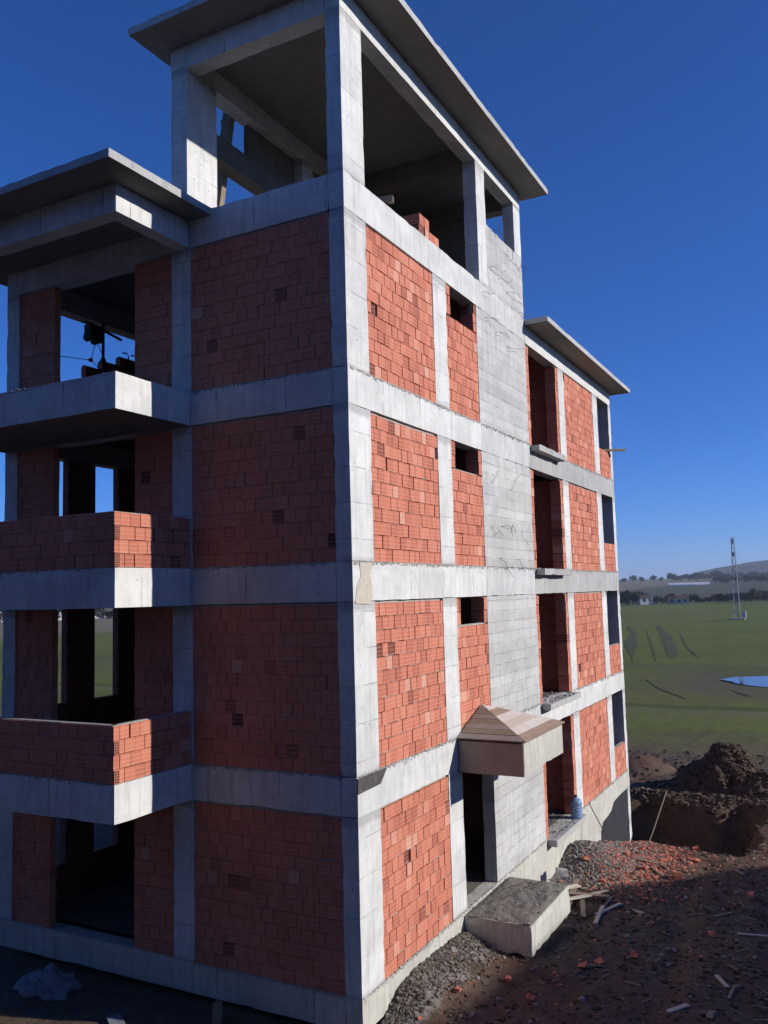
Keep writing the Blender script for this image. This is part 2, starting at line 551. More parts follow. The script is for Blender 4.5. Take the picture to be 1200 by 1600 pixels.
xs = axis(-3, 25, 0.1, 7000)
ys = axis(-6.5, 1.0, 0.085, 7000)
X, Y = np.meshgrid(xs, ys)
Zg = zt(X, Y)
inside = (X > 0.25) & (X < 16.0) & (Y > 0.3) & (Y < 7.0)
Zg = np.where(inside, np.minimum(Zg, -0.75), Zg)
nx, ny = len(xs), len(ys)
me = bpy.data.meshes.new('ground')
V = np.stack([X.ravel(), Y.ravel(), Zg.ravel()], 1)
I = np.arange(nx * ny).reshape(ny, nx)
F = np.stack([I[:-1, :-1].ravel(), I[:-1, 1:].ravel(), I[1:, 1:].ravel(), I[1:, :-1].ravel()], 1)
me.from_pydata(V.tolist(), [], F.tolist())
me.polygons.foreach_set('use_smooth', [True] * len(me.polygons))

t = NT('site_soil_and_field')
P = t.pos()
x, y, z = t.xyz(P)
n0 = t.noise(P, 0.35, 5, 0.6)
n1 = t.noise(P, 2.2, 8, 0.7)
n2 = t.noise(P, 17.0, 6, 0.7)
nf = t.noise(P, 0.03, 5, 0.6)
dirt = t.ramp(n1, [(0.25, (0.05, 0.033, 0.023)), (0.5, (0.1, 0.064, 0.042)), (0.75, (0.165, 0.112, 0.076))])
dirt = t.mix(t.math('MULTIPLY', t.ramp(n2, [(0.45, 0.0), (0.72, 1.0)]), 0.5), dirt, (0.2, 0.165, 0.13))
dirt = t.mix(t.math('MULTIPLY', t.ramp(n0, [(0.5, 0.0), (0.7, 1.0)]), 0.5), dirt, (0.13, 0.055, 0.036))
gv = t.voro(P, 26.0, out=1)
grav = t.mix(t.n('ShaderNodeSeparateColor', {0: gv}).outputs[0], (0.14, 0.125, 0.11), (0.33, 0.3, 0.275))
gm = t.math('MULTIPLY', t.ramp(t.math('ADD', y, t.math('MULTIPLY', n1, 1.0)), [(0.0, 0.0), (1.0, 1.0)]), 1.0)
gx = t.math('SUBTRACT', 1.0, t.math('DIVIDE', t.math('ABSOLUTE', t.math('ADD', y, 0.1)), 0.75))
gx = t.math('ADD', gx, t.math('MULTIPLY', t.math('SUBTRACT', n1, 0.5), 1.2))
gmask = t.math('MULTIPLY', t.ramp(gx, [(0.3, 0.0), (0.55, 1.0)]), t.ramp(t.math('DIVIDE', x, 20.0), [(0.0, 1.0), (0.58, 1.0), (0.63, 0.0)]))
dirt = t.mix(t.math('MULTIPLY', gmask, 0.85), dirt, grav)
grass = t.ramp(nf, [(0.3, (0.08, 0.105, 0.012)), (0.5, (0.122, 0.155, 0.014)), (0.7, (0.148, 0.168, 0.022))])
grass = t.mix(t.ramp(t.noise(P, 0.9, 8, 0.8), [(0.4, 0.0), (0.7, 0.75)]), grass, (0.06, 0.056, 0.022))
grass = t.mix(t.ramp(t.noise(P, 0.12, 6, 0.7), [(0.45, 0.0), (0.75, 0.6)]), grass, (0.13, 0.125, 0.05))
row = t.noise(t.vec(t.math('MULTIPLY', x, 0.02), t.math('MULTIPLY', y, 0.6), 0), 1.0, 3)
grass = t.mix(t.math('MULTIPLY', t.ramp(row, [(0.55, 0.0), (0.7, 1.0)]), 0.3), grass, (0.07, 0.055, 0.03))
wx = t.math('ADD', x, t.math('MULTIPLY', t.math('SUBTRACT', t.noise(P, 0.12, 5, 0.65), 0.5), 26.0))
fld = t.ramp(t.math('DIVIDE', wx, 60.0), [(0.47, 0.0), (0.66, 1.0)])
c = t.mix(fld, dirt, grass)
# muddy headland and farm path crossing the field
def band(cen, half, soft, wob):
    d = t.math('ABSOLUTE', t.math('SUBTRACT', t.math('ADD', x, t.math('MULTIPLY', t.math('SUBTRACT', t.noise(P, 0.1, 4), 0.5), wob)), cen))
    return t.ramp(t.math('DIVIDE', d, 100.0), [(half / 100.0, 1.0), ((half + soft) / 100.0, 0.0)])
mud = t.mix(n1, (0.075, 0.06, 0.036), (0.13, 0.105, 0.07))
c = t.mix(t.math('MULTIPLY', t.math('MULTIPLY', band(66, 5, 9, 14), 0.85), t.ramp(t.math('DIVIDE', t.math('ADD', y, t.math('MULTIPLY', t.noise(P, 0.15, 4), 8.0)), 40.0), [(0.0, 1.0), (0.2, 1.0), (0.38, 0.25)])), c, mud)
c = t.mix(t.math('MULTIPLY', band(80, 1.2, 1.5, 5), 0.6), c, (0.09, 0.075, 0.05))
c = t.mix(t.math('MULTIPLY', band(47.5, 0.7, 1.2, 5), 0.3), c, (0.14, 0.125, 0.1))
c = t.mix(t.math('MULTIPLY', band(49.8, 0.5, 0.9, 5), 0.5), c, (0.035, 0.035, 0.018))
# land beyond the first field: fallow and rough pasture
far_x = t.ramp(t.math('DIVIDE', t.math('ADD', x, t.math('MULTIPLY', n0, 30.0)), 1000.0), [(0.43, 0.0), (0.47, 1.0)])
farc = t.mix(t.ramp(t.noise(P, 0.004, 4), [(0.4, 0.0), (0.6, 1.0)]), (0.075, 0.07, 0.045), (0.055, 0.07, 0.022))
farc = t.mix(t.math('MULTIPLY', t.noise(P, 0.06, 6, 0.7), 0.5), farc, (0.09, 0.08, 0.055))
c = t.mix(far_x, c, farc)
# dry strip in front of the hamlet north of the block
wy = t.ramp(t.math('DIVIDE', y, 1000.0), [(0.16, 0.0), (0.175, 1.0), (0.3, 1.0), (0.4, 0.6)])
c = t.mix(t.math('MULTIPLY', wy, 0.85), c, (0.19, 0.15, 0.1))
hgt = t.math('ADD', t.math('MULTIPLY', n1, 1.0), t.math('MULTIPLY', n2, 0.35))
t.bump(hgt, 0.9, 0.07)
me.materials.append(t.color(c, 0.97))
ground = link('ground', me)
tag(ground, 'brown churned building-site soil running out into green fields', kind='structure')

# bare wet strips and wheel tracks on the field
trk = simple('bare_wet_soil', (0.07, 0.07, 0.034), (0.1, 0.105, 0.04), 0.6, 0.9, 0.4, 0.05)
tracks = [[(171.4, 33.5), (141.6, 26.0), (103.1, 18.0), (84.7, 14.8), (84.7, 14.3), (109.1, 20.9), (141.6, 27.0), (171.4, 34.4)],
          [(152.6, 26.2), (116.0, 18.3), (85.1, 12.0), (85.1, 12.4), (116.0, 19.0), (152.6, 26.8)],
          [(173.6, 27.6), (131.9, 18.6), (98.2, 12.0), (88.7, 10.6), (88.8, 11.4), (96.0, 13.0), (123.5, 18.4), (173.6, 28.9)],
          [(141.4, 18.5), (109.6, 12.5), (90.0, 8.3), (89.9, 8.75), (107.2, 12.8), (141.4, 19.0)],
          [(66.2, 9.4), (59.4, 6.75), (54.0, 4.1), (53.2, 4.35), (58.5, 7.1), (66.2, 9.7)],
          [(59.9, 1.85), (56.3, 0.1), (55.8, 0.35), (59.9, 2.05)]]
for ti, tr in enumerate(tracks):
    mb = MB()
    h = len(tr) // 2
    L, Rr = tr[:h], tr[h:][::-1]
    def samp(pl, s):
        q = s * (len(pl) - 1)
        i = min(int(q), len(pl) - 2)
        return Vector(pl[i]).lerp(Vector(pl[i + 1]), q - i)
    N = 90
    prev = None
    for i in range(N + 1):
        a, b = samp(L, i / N), samp(Rr, i / N)
        if ti in (1, 3, 4):
            mid_ = (a + b) / 2
            a, b = mid_.lerp(a, 0.4), mid_.lerp(b, 0.4)
        k = 0.1 * math.sin(i * 0.75) + 0.1 * math.sin(i * 0.27) + RNG.uniform(-0.12, 0.12) - 0.3 * abs(2 * i / N - 1) ** 3
        a2, b2 = a + (a - b) * k, b + (b - a) * k * 0.6
        cur = [(q.x, q.y, float(zt(np.array([q.x]), np.array([q.y]), 1.0)[0]) + 0.03) for q in (a2, b2)]
        if prev:
            mb.face([prev[0], cur[0], cur[1], prev[1]])
        prev = cur
    tag(mb.build('field_track', trk), 'dark bare-soil strip running through the green field', kind='structure')

# puddle in the muddy headland
mb = MB()
pts = [(67.6, 3.7), (70.0, 2.75), (71.4, 0.2), (72, -5), (66, -6), (62.4, -2.2), (62.7, -0.3), (63.3, 0.75), (64.85, 2.15), (66.2, 2.6)]
mb.face([(a, b, -2.535) for a, b in pts[::-1]])
tag(mb.build('puddle', M['water']), 'sky-blue rain puddle lying in the muddy field', kind='structure')

# ------------------------------------------------------------------ the unfinished block
bld = empty('apartment_block', (0, 0, 0), 'unfinished four-storey concrete and red brick apartment block with roof-top stair tower', 'building')
LV = [(-0.45, 0.0), (2.3813, 2.9227), (5.3455, 5.9199), (8.1959, 8.7443), (11.1326, 11.70)]   # (bottom, top) of each ring beam
XE, YE = 16.3, 7.3
DY = 0.27


def conc(name, x0, x1, y0, y1, z0, z1, mat='beam', parent=bld, **kw):
    mb = MB()
    mb.cbox(x0, x1, y0, y1, z0, z1, **kw)
    return mb.build(name, M[mat], parent)


# ring beams; the beam faces stand 3 mm proud of the columns
for i, (a, b) in enumerate(LV):
    mt = 'plinth' if i == 0 else 'beam'
    nm = 'plinth_beam' if i == 0 else 'beam'
    if i < 4:
        conc(nm, 0.0, 5.15, -0.003, DY, a, b, mt)
        if i == 0:
            conc(nm, 5.15, XE, -0.003, DY, -0.5, b, mt)
        else:
            conc(nm, 5.15, 8.15, 0.0, DY, a, b, 'vboard')
            conc(nm, 8.15, XE, -0.003, DY, a, b, 'rough' if i in (2, 3) else mt)
    else:
        conc(nm, 0.0, 5.15, -0.003, DY, a, b, mt)
        conc(nm, 5.15, 8.15, 0.0, DY, a, b, 'vboard')
        conc(nm, 8.15, XE, -0.003, DY, a - 0.03, 11.53, mt)
    top = b if i < 4 else 11.57
    conc(nm, -0.003, 0.3, DY, 2.93, a, b, mt)
    conc(nm, -0.003, 0.3, 2.93, YE, a, top, mt, step=0.4)
    conc(nm, 0.3, XE, YE - 0.3, YE, a, top, mt, step=0.6)
    conc(nm, XE - 0.3, XE, DY, YE - 0.3, a, top, mt, step=0.6)
# foundation wall showing in the excavation and below the wing
conc('foundation_wall', 5.6, XE - 0.3, 0.02, 0.25, -2.6, -0.5, 'plinth', step=0.4)
conc('column', XE - 0.3, XE, 0.0, 0.33, -2.6, -0.5, 'col')
mb = MB()  # thin near-black patch with an irregular edge over the foundation wall
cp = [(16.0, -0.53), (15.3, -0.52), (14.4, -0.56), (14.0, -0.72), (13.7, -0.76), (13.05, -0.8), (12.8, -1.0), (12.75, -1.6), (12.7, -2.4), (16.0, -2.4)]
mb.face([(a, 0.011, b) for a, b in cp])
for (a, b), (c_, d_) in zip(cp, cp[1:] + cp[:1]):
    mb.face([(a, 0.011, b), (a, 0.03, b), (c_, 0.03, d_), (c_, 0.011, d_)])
tag(mb.build('dark_wall_patch', M['near_black'], bld), 'black irregular patch on the foundation wall')

# columns, one cast per storey
for i in range(4):
    a, b = LV[i][1], LV[i + 1][0]
    conc('column', 0.0, 0.6555, 0.0, 0.2686, a, b, 'col')
    conc('column', 3.0726, 3.6678, 0.0, DY, a, b, 'col')
    conc('column', 10.67, 11.2, 0.0, DY, a, b - (0.03 if i == 3 else 0), 'col')
    conc('column', 14.1, 14.64, 0.0, DY, a, b - (0.03 if i == 3 else 0), 'col')
    conc('column', 16.0, XE, 0.0, 0.33, a, b - (0.03 if i == 3 else 0), 'col')
    conc('column', 0.0, 0.3, 2.9024, 3.31, a, b, 'col')
    conc('column', 0.0, 0.3, 6.97, YE, a, b, 'col')
    for cx in (5.2, 10.7, 16.0):
        conc('column', cx, cx + 0.3, 7.0, YE, a, b, 'col', step=0.5)
    # board-marked shear wall beside the stair
    if i == 0:
        conc('shear_wall', 5.15, 8.15, 0.0, 0.25, 0.0, b, 'board')
    else:
        conc('shear_wall', 5.15, 8.15, 0.0, 0.25, a, b, 'board')
# floor slabs behind the beams
for i, (a, b) in enumerate(LV[:4]):
    mb = MB()
    mb.box(0.3, XE - 0.3, DY, YE - 0.3, b - 0.14, b - 0.01)
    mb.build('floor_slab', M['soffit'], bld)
mb = MB()
mb.box(0.3, 8.15, DY, 3.3, 11.54, 11.69)
mb.build('floor_slab', M['soffit'], bld)

# flat roofs
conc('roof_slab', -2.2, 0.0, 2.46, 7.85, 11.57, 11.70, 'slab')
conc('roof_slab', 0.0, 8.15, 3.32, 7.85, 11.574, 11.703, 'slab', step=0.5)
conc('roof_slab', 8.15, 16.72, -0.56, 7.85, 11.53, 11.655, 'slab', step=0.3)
# edge beams under the roof over the balcony bay
conc('edge_beam', -1.6, -0.003, 2.93, 3.2, 11.1326, 11.57, 'beam')
conc('edge_beam', -1.6, -1.33, 3.2, 7.3, 11.1326, 11.57, 'beam')

# stair tower on the roof
for (x0, x1, y0, y1) in [(0.0, 0.6555, 0.0, 0.2686), (0.0, 0.78, 2.965, 3.31), (5.4, 5.9, 0.0, 0.29), (7.7, 8.15, 0.0, 0.27), (3.5, 3.9, 2.98, 3.3), (7.7, 8.15, 3.0, 3.3)]:
    z0 = 13.1 if (x0, y0) in ((7.7, 0.0),) else 11.70
    conc('column', x0, x1, y0, y1, z0, 14.28, 'col')
conc('shear_wall', 5.9, 8.15, 0.0, 0.25, 11.70, 13.1, 'board')
conc('beam', 0.0, 8.15, -0.003, 0.27, 14.28, 14.65, 'beam')
conc('beam', 0.0, 8.15, 3.0, 3.31, 14.28, 14.65, 'beam')
conc('beam', -0.003, 0.3, 0.27, 3.0, 14.25, 14.65, 'beam')
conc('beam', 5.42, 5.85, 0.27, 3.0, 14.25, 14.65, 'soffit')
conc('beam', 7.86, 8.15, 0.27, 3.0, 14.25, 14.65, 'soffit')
conc('roof_slab', -0.66, 8.5, -0.6, 3.62, 14.65, 14.78, 'slab')
conc('beam', 0.78, 3.5, 3.0, 3.3, 13.07, 13.5, 'soffit')
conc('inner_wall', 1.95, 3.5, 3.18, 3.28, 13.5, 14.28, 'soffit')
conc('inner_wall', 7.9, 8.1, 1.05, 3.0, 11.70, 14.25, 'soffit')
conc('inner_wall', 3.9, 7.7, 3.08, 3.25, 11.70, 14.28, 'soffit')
conc('beam', 7.6, 7.9, 1.05, 3.0, 12.7, 12.95, 'rough')

# balconies
for i in (1, 2, 3):
    a, b = LV[i]
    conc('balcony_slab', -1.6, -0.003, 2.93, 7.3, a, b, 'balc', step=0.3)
# threshold ledges of the wing's tall openings
for i in (0, 1, 2, 3):
    b = LV[i][1]
    conc('ledge', 8.2, 10.35 if i in (2, 3) else 10.66, -0.22, -0.004, b - 0.15, b - 0.005, 'rough', step=0.12, chip=0.02)

# inner partitions that close the view into the rooms
def inner(x0, x1, y0, y1, z0, z1):
    mb = MB()
    mb.box(x0, x1, y0, y1, z0, z1)
    mb.build('partition_wall', M['inner'], bld)


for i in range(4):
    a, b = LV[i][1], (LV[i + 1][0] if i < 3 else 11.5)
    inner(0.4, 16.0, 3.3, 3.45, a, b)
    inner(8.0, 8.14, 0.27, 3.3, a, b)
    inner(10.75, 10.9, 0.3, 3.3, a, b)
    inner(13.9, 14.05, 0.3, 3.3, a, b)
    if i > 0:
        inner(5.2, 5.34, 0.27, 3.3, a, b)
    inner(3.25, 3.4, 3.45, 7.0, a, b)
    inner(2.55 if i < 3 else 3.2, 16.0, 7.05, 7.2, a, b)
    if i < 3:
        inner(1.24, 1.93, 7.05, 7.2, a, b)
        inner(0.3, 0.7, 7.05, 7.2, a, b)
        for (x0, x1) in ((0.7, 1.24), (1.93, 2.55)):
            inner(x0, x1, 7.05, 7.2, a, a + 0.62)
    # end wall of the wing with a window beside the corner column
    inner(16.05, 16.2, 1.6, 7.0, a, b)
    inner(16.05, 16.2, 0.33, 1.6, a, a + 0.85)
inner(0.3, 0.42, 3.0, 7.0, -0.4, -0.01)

def clod(rr, s, sub=0):
    """irregular 8-corner lump"""
    v = []
    for a in (-1, 1):
        for b in (-1, 1):
            for c_ in (-1, 1):
                v.append(Vector((a * rr.uniform(0.55, 1.1), b * rr.uniform(0.55, 1.1), c_ * rr.uniform(0.45, 0.95))) * s)
    rot = Matrix.Rotation(rr.uniform(0, 6.28), 3, 'Z') @ Matrix.Rotation(rr.uniform(-0.6, 0.6), 3, 'X')
    v = [rot @ q for q in v]
    f = [(0, 1, 3, 2), (4, 6, 7, 5), (0, 4, 5, 1), (2, 3, 7, 6), (0, 2, 6, 4), (1, 5, 7, 3)]
    return v, f


# ---- brickwork
BRICKS = []      # (panel, centre, half vectors u / n / z, colour, uv)  everything laid in this wall
SQUEEZE = []     # mortar squeezed out of the beds


def lay(pname, axis_, u0, u1, z0, z1, face, course=0.2, length=0.2, seed=0, gap=0.01, single=False, sag=0.0, depth=0.12, missing=0.005, joint=0.05, bd=0.065, bed=0.12):
    """Bricks between u0..u1, z0..z1.  axis_ 'x': wall in the plane y=face, outward -y.  axis_ 'y': plane x=face, outward -x."""
    rr = random.Random(seed)
    if axis_ == 'y':
        gap, joint, missing = 0.006, 0.03, missing * 0.6
    mb = MB()

    def bk(a, b, c_, d_):
        a, b = a + 0.015, b - 0.015
        if axis_ == 'x':
            mb.box(a, b, face + joint, face + 0.125, c_, d_)
        else:
            mb.box(face + joint, face + 0.125, a, b, c_, d_)
    bk(u0, u1, z0, z1)
    panel = mb.build(pname, M['mortar'], bld)
    n = max(1, int(round((z1 - z0) / course)))
    ch = (z1 - z0 - (0.026 if z1 - z0 > 1 else 0.008)) / n
    for r in range(n):
        za, zb = z0 + r * ch, z0 + (r + 1) * ch
        zm = (za + zb) / 2
        segs = [(u0, u1)]
        for (sa, sb) in segs:
            if sb - sa < 0.03:
                continue
            u = sa
            first = rr.uniform(0.45, 0.62) if r % 2 else 1.0
            k = 0
            while u < sb - 0.02:
                w = length * rr.uniform(0.95, 1.05) * (first if k == 0 else 1.0)
                k += 1
                if u + w > sb - 0.05:
                    w = sb - u
                cu = u + w / 2
                hw = w / 2 - gap * rr.uniform(0.25, 0.75)
                hh = ch / 2 - gap * rr.uniform(0.3, 0.75)
                off = rr.uniform(-0.006, 0.006)
                til = rr.gauss(0, 0.006)
                q = rr.random()
                colr = min(1, max(0, rr.gauss(0.5, 0.14 if axis_ == 'x' else 0.09)))
                if q < (0.025 if axis_ == 'x' else 0.012):
                    colr = rr.uniform(0.03, 0.14)
                elif q < (0.07 if axis_ == 'x' else 0.025):
                    colr = rr.uniform(0.9, 1.0)
                if rr.random() < 0.05 and hw > 0.06:
                    hw -= 0.011
                    cu += 0.011 * rr.choice((-1, 1))
                u += w
                if bed and rr.random() < bed:
                    L_ = rr.uniform(0.03, 0.12)
                    uc = cu + rr.uniform(-0.06, 0.06)
                    if u0 + L_ < uc < u1 - L_:
                        SQUEEZE.append((axis_, uc, za + rr.uniform(-0.004, 0.004), L_, rr.uniform(0.006, 0.012), face + rr.uniform(0.008, 0.016), rr.random()))
                if rr.random() < missing and 0 < r:
                    off, colr = joint - 0.02, 0.0  # lost brick: shade of the hole painted as a dark set-back brick
                if sag:
                    zs = sag * math.sin((cu - u0) / (u1 - u0) * math.pi) * (r / n) * -1
                else:
                    zs = 0
                BRICKS.append((panel, axis_, cu, zm + zs + rr.uniform(-0.003, 0.003), face + 0.012 + off, hw, hh, til, colr, single, bd))
    return panel


sd = 100
for i in range(4):
    a, b = LV[i][1], LV[i + 1][0]
    sd += 10
    bt_ = b - 0.008
    # right-hand (sunlit) face
    lay('brick_panel', 'x', 0.6555, 3.0726, a, bt_, 0.0, seed=sd, single=(i < 2), sag=0.02 if i == 2 else 0.0, missing=(0.004, 0.004, 0.006, 0.012)[i], bed=(0.22, 0.6, 0.4, 0.08)[i])
    if i > 0:
        sl = b - (0.5 if i != 3 else 0.57)
        lay('brick_panel', 'x', 3.6678, 5.15, a, sl, 0.0, seed=sd + 1)
        lay('brick_jamb', 'x', 3.6678, 3.86, sl, bt_, 0.0, seed=sd + 31, missing=0)
        lay('brick_jamb', 'x', 5.0, 5.15, sl, bt_, 0.0, seed=sd + 32, missing=0, bd=0.133)
    bw = b - 0.038 if i == 3 else bt_
    lay('brick_jamb', 'x', 8.15, 8.36, a, bw, 0.0, seed=sd + 2, missing=0, bd=0.133)
    lay('brick_jamb', 'x', 10.47, 10.67, a, bw, 0.0, seed=sd + 33, missing=0, bd=0.133)
    lay('brick_panel', 'x', 11.2, 14.1, a, bw, 0.0, seed=sd + 3)
    lay('brick_panel', 'x', 14.64, 16.0, a, a + 0.84, 0.0, seed=sd + 4, missing=0)
    # left-hand (shaded) face
    lay('brick_panel', 'y', 0.2686, 2.9024, a, bt_, 0.0, seed=sd + 5)
    lay('brick_panel', 'y', 3.31, 4.15, a, bt_, 0.02, seed=sd + 6)
    lay('brick_panel', 'y', 6.06, 6.97, a, bt_, 0.02, seed=sd + 7)
# balcony parapets
for i in (1, 2):
    b = LV[i][1]
    lay('parapet', 'x', -1.6, 0.0, b, b + 0.8, 2.935, seed=700 + i, single=True, missing=0)
    lay('parapet', 'y', 2.96, 7.3, b, b + 0.8, -1.597, seed=710 + i, missing=0)
# half-built wall on the far side of the top storey
for k, (x0, x1, hh) in enumerate([(1.66, 2.1, 1.45), (2.1, 2.6, 1.65), (2.6, 3.25, 1.85)]):
    lay('brick_panel', 'x', x0, x1, LV[3][1], LV[3][1] + hh, 7.05, seed=730 + k, missing=0)


def brick_faces(mb, cen, U, N, W, colr):
    """six faces with UVs; U,N,W half vectors (N points outwards)"""
    cs = {}
    for su in (-1, 1):
        for sn in (-1, 1):
            for sw in (-1, 1):
                cs[(su, sn, sw)] = cen + U * su + N * sn + W * sw
    uvq = [(0, 0), (1, 0), (1, 1), (0, 1)]
    mb.face([cs[(-1, 1, -1)], cs[(1, 1, -1)], cs[(1, 1, 1)], cs[(-1, 1, 1)]], uvq, colr)
    mb.face([cs[(1, -1, -1)], cs[(-1, -1, -1)], cs[(-1, -1, 1)], cs[(1, -1, 1)]], uvq, colr)
    mb.face([cs[(1, 1, -1)], cs[(1, -1, -1)], cs[(1, -1, 1)], cs[(1, 1, 1)]], uvq, colr)
    mb.face([cs[(-1, -1, -1)], cs[(-1, 1, -1)], cs[(-1, 1, 1)], cs[(-1, -1, 1)]], uvq, colr)
    mb.face([cs[(-1, 1, 1)], cs[(1, 1, 1)], cs[(1, -1, 1)], cs[(-1, -1, 1)]], uvq, colr)
    mb.face([cs[(-1, -1, -1)], cs[(1, -1, -1)], cs[(1, 1, -1)], cs[(-1, 1, -1)]], uvq, colr)


BD = 0.065
variants = []
for k in range(24):
    mb = MB()
    brick_faces(mb, Vector((0, 0, 0)), Vector((0.1, 0, 0)), Vector((0, -BD, 0)), Vector((0, 0, 0.1)), min(1, max(0, RNG.gauss(0.5, 0.2))) if k > 3 else (0.03, 0.08, 0.93, 0.98)[k])
    variants.append(mb.mesh('brick', M['brick']))
vcol = [v.attributes['bcol'].data[0].value for v in variants]
rest = MB()
for (panel, ax, cu, cz, fc, hw, hh, til, colr, single, BD_) in BRICKS:
    if single:
        k = min(range(24), key=lambda j: abs(vcol[j] - colr) + 0.02 * RNG.random())
        o = link('brick', variants[k], panel)
        if ax == 'x':
            o.location = (cu, fc + BD, cz)
            o.rotation_euler = (til, til * 0.7, 0)
        else:
            o.location = (fc + BD, cu, cz)
            o.rotation_euler = (0, 0, -math.pi / 2)
        o.scale = (hw / 0.1, 1, hh / 0.1)
    else:
        if ax == 'x':
            U, N, cen = Vector((hw, 0, hw * til * 0.7)), Vector((0, -BD_, 0)), Vector((cu, fc + BD_, cz))
            W = Vector((-hh * til * 0.7, hh * til, hh))
        else:
            U, N, cen = Vector((0, -hw, -hw * til * 0.7)), Vector((-BD_, 0, 0)), Vector((fc + BD_, cu, cz))
            W = Vector((hh * til, 0, hh))
        brick_faces(rest, cen, U, N, W, colr)
tag(rest.build('brickwork', M['brick'], bld), kind='stuff')

mb = MB()
for (ax, uc, zc, L_, hh, fc, q) in SQUEEZE:
    v = []
    for k in range(7):
        a = uc - L_ + 2 * L_ * k / 6
        h_ = hh * (0.5 + 0.9 * abs(math.sin(k * 1.9 + q * 9)))
        for (dz, dn) in ((-h_, 0.012), (0, -0.002 - 0.004 * abs(math.sin(k + q * 5))), (h_, 0.012)):
            v.append((a, fc + dn, zc + dz) if ax == 'x' else (fc + dn, a, zc + dz))
    f = []
    for k in range(6):
        for j in range(2):
            b0 = k * 3 + j
            f.append((b0, b0 + 3, b0 + 4, b0 + 1))
    mb.raw(v, f)
# mortar droppings along the tops of the beams
for i in range(4):
    zb = LV[i][1]
    for (ax, u0, u1, dn, n) in (('x', 0.05, 5.1, 60, 0), ('x', 5.2, 16.2, 40, 0), ('y', 0.3, 2.9, 50, 0), ('y', 3.0, 7.2, 20, 1)):
        for _ in range(int((u1 - u0) * dn)):
            v, f = clod(RNG, RNG.uniform(0.005, 0.02))
            u = RNG.uniform(u0, u1)
            dz = zb - abs(RNG.gauss(0, 0.022)) + 0.004
            off = -0.004
            if n == 1:
                if i == 0:
                    continue
                off = -1.602
            mb.raw([((q.x + u, q.y * 0.3 + off, q.z + dz) if ax == 'x' else (q.x * 0.3 + off, q.y + u, q.z + dz)) for q in v], f)
tag(mb.build('squeezed_mortar', M['mortar'], bld), kind='stuff')

# open hollow ends of bricks at the parapet corners
for i in (1, 2):
    for r in (0, 2):
        z0 = LV[i][1] + r * 0.197 + 0.012
        mb = MB()
        for j in range(6):
            mb.box(-1.606, -1.606 + 0.1, 2.926, 2.935, z0 + j * 0.0345, z0 + j * 0.0345 + 0.008)
        for j in range(4):
            mb.box(-1.606 + j * 0.031, -1.606 + j * 0.031 + 0.007, 2.9255, 2.934, z0, z0 + 0.18)
        mb.build('hollow_brick_end', M['brick'], bld)
        mb = MB()
        mb.box(-1.604, -1.51, 2.9285, 2.94, z0, z0 + 0.18)
        mb.build('brick_hole_shade', M['near_black'], bld)  # near-black slab painted as the shade inside the open cells

# ---- entrance canopy: shuttered concrete box with a half pyramid of boards
cz0, cz1 = 2.36, 2.91
conc('canopy_box', 3.5, 5.72, -1.2, -0.006, cz0, cz1 - 0.03, 'plinth', step=0.2)
mb = MB()
mb.box(3.478, 3.499, -1.19, -0.01, cz0 - 0.02, cz1 - 0.035)
mb.build('shutter_panel', M['plyface'], bld)
apex = Vector((4.62, -0.02, 3.33))
A0, B0, C0, D0 = Vector((3.45, -0.01, cz1)), Vector((3.45, -1.24, cz1)), Vector((5.76, -1.24, cz1)), Vector((5.76, -0.01, cz1))


def slope_boards(p, q, ap, n, mats, seed):
    rr = random.Random(seed)
    nrm = (q - p).cross(ap - p).normalized()
    if nrm.z < 0:
        nrm = -nrm
    for k in range(n):
        s0, s1 = k / n, (k + 1) / n - 0.008
        a, b = p.lerp(ap, s0), q.lerp(ap, s0)
        d, c_ = p.lerp(ap, s1), q.lerp(ap, s1)
        off = nrm * rr.uniform(0.0, 0.008)
        th = nrm * 0.022
        mb = MB()
        lo = [a + off, b + off, c_ + off, d + off]
        hi = [v + th for v in lo]
        mb.raw(lo + hi, [(3, 2, 1, 0), (4, 5, 6, 7), (0, 1, 5, 4), (1, 2, 6, 5), (2, 3, 7, 6), (3, 0, 4, 7)])
        mb.build('roof_board', M[mats[k % len(mats)]], bld)


slope_boards(B0, A0, apex, 7, ['plyface', 'timber'], 1)
slope_boards(C0, B0, apex, 6, ['ply', 'plank_pale', 'ply2', 'plank_pale', 'ply', 'plank_pale'], 4)
slope_boards(D0, C0, apex, 6, ['ply', 'ply2'], 3)
mb = MB()
mb.face([A0, B0, C0, D0])
mb.face([A0 + Vector((0, -.005, 0)), apex, B0])
mb.face([B0, apex, C0])
mb.face([C0, apex, D0])
mb.build('roof_deck', M['ply'], bld)

# ---- entrance landing
conc('landing', 3.5, 5.72, -1.2, -0.006, -0.54, -0.05, 'plinth', step=0.13, chip=0.03)

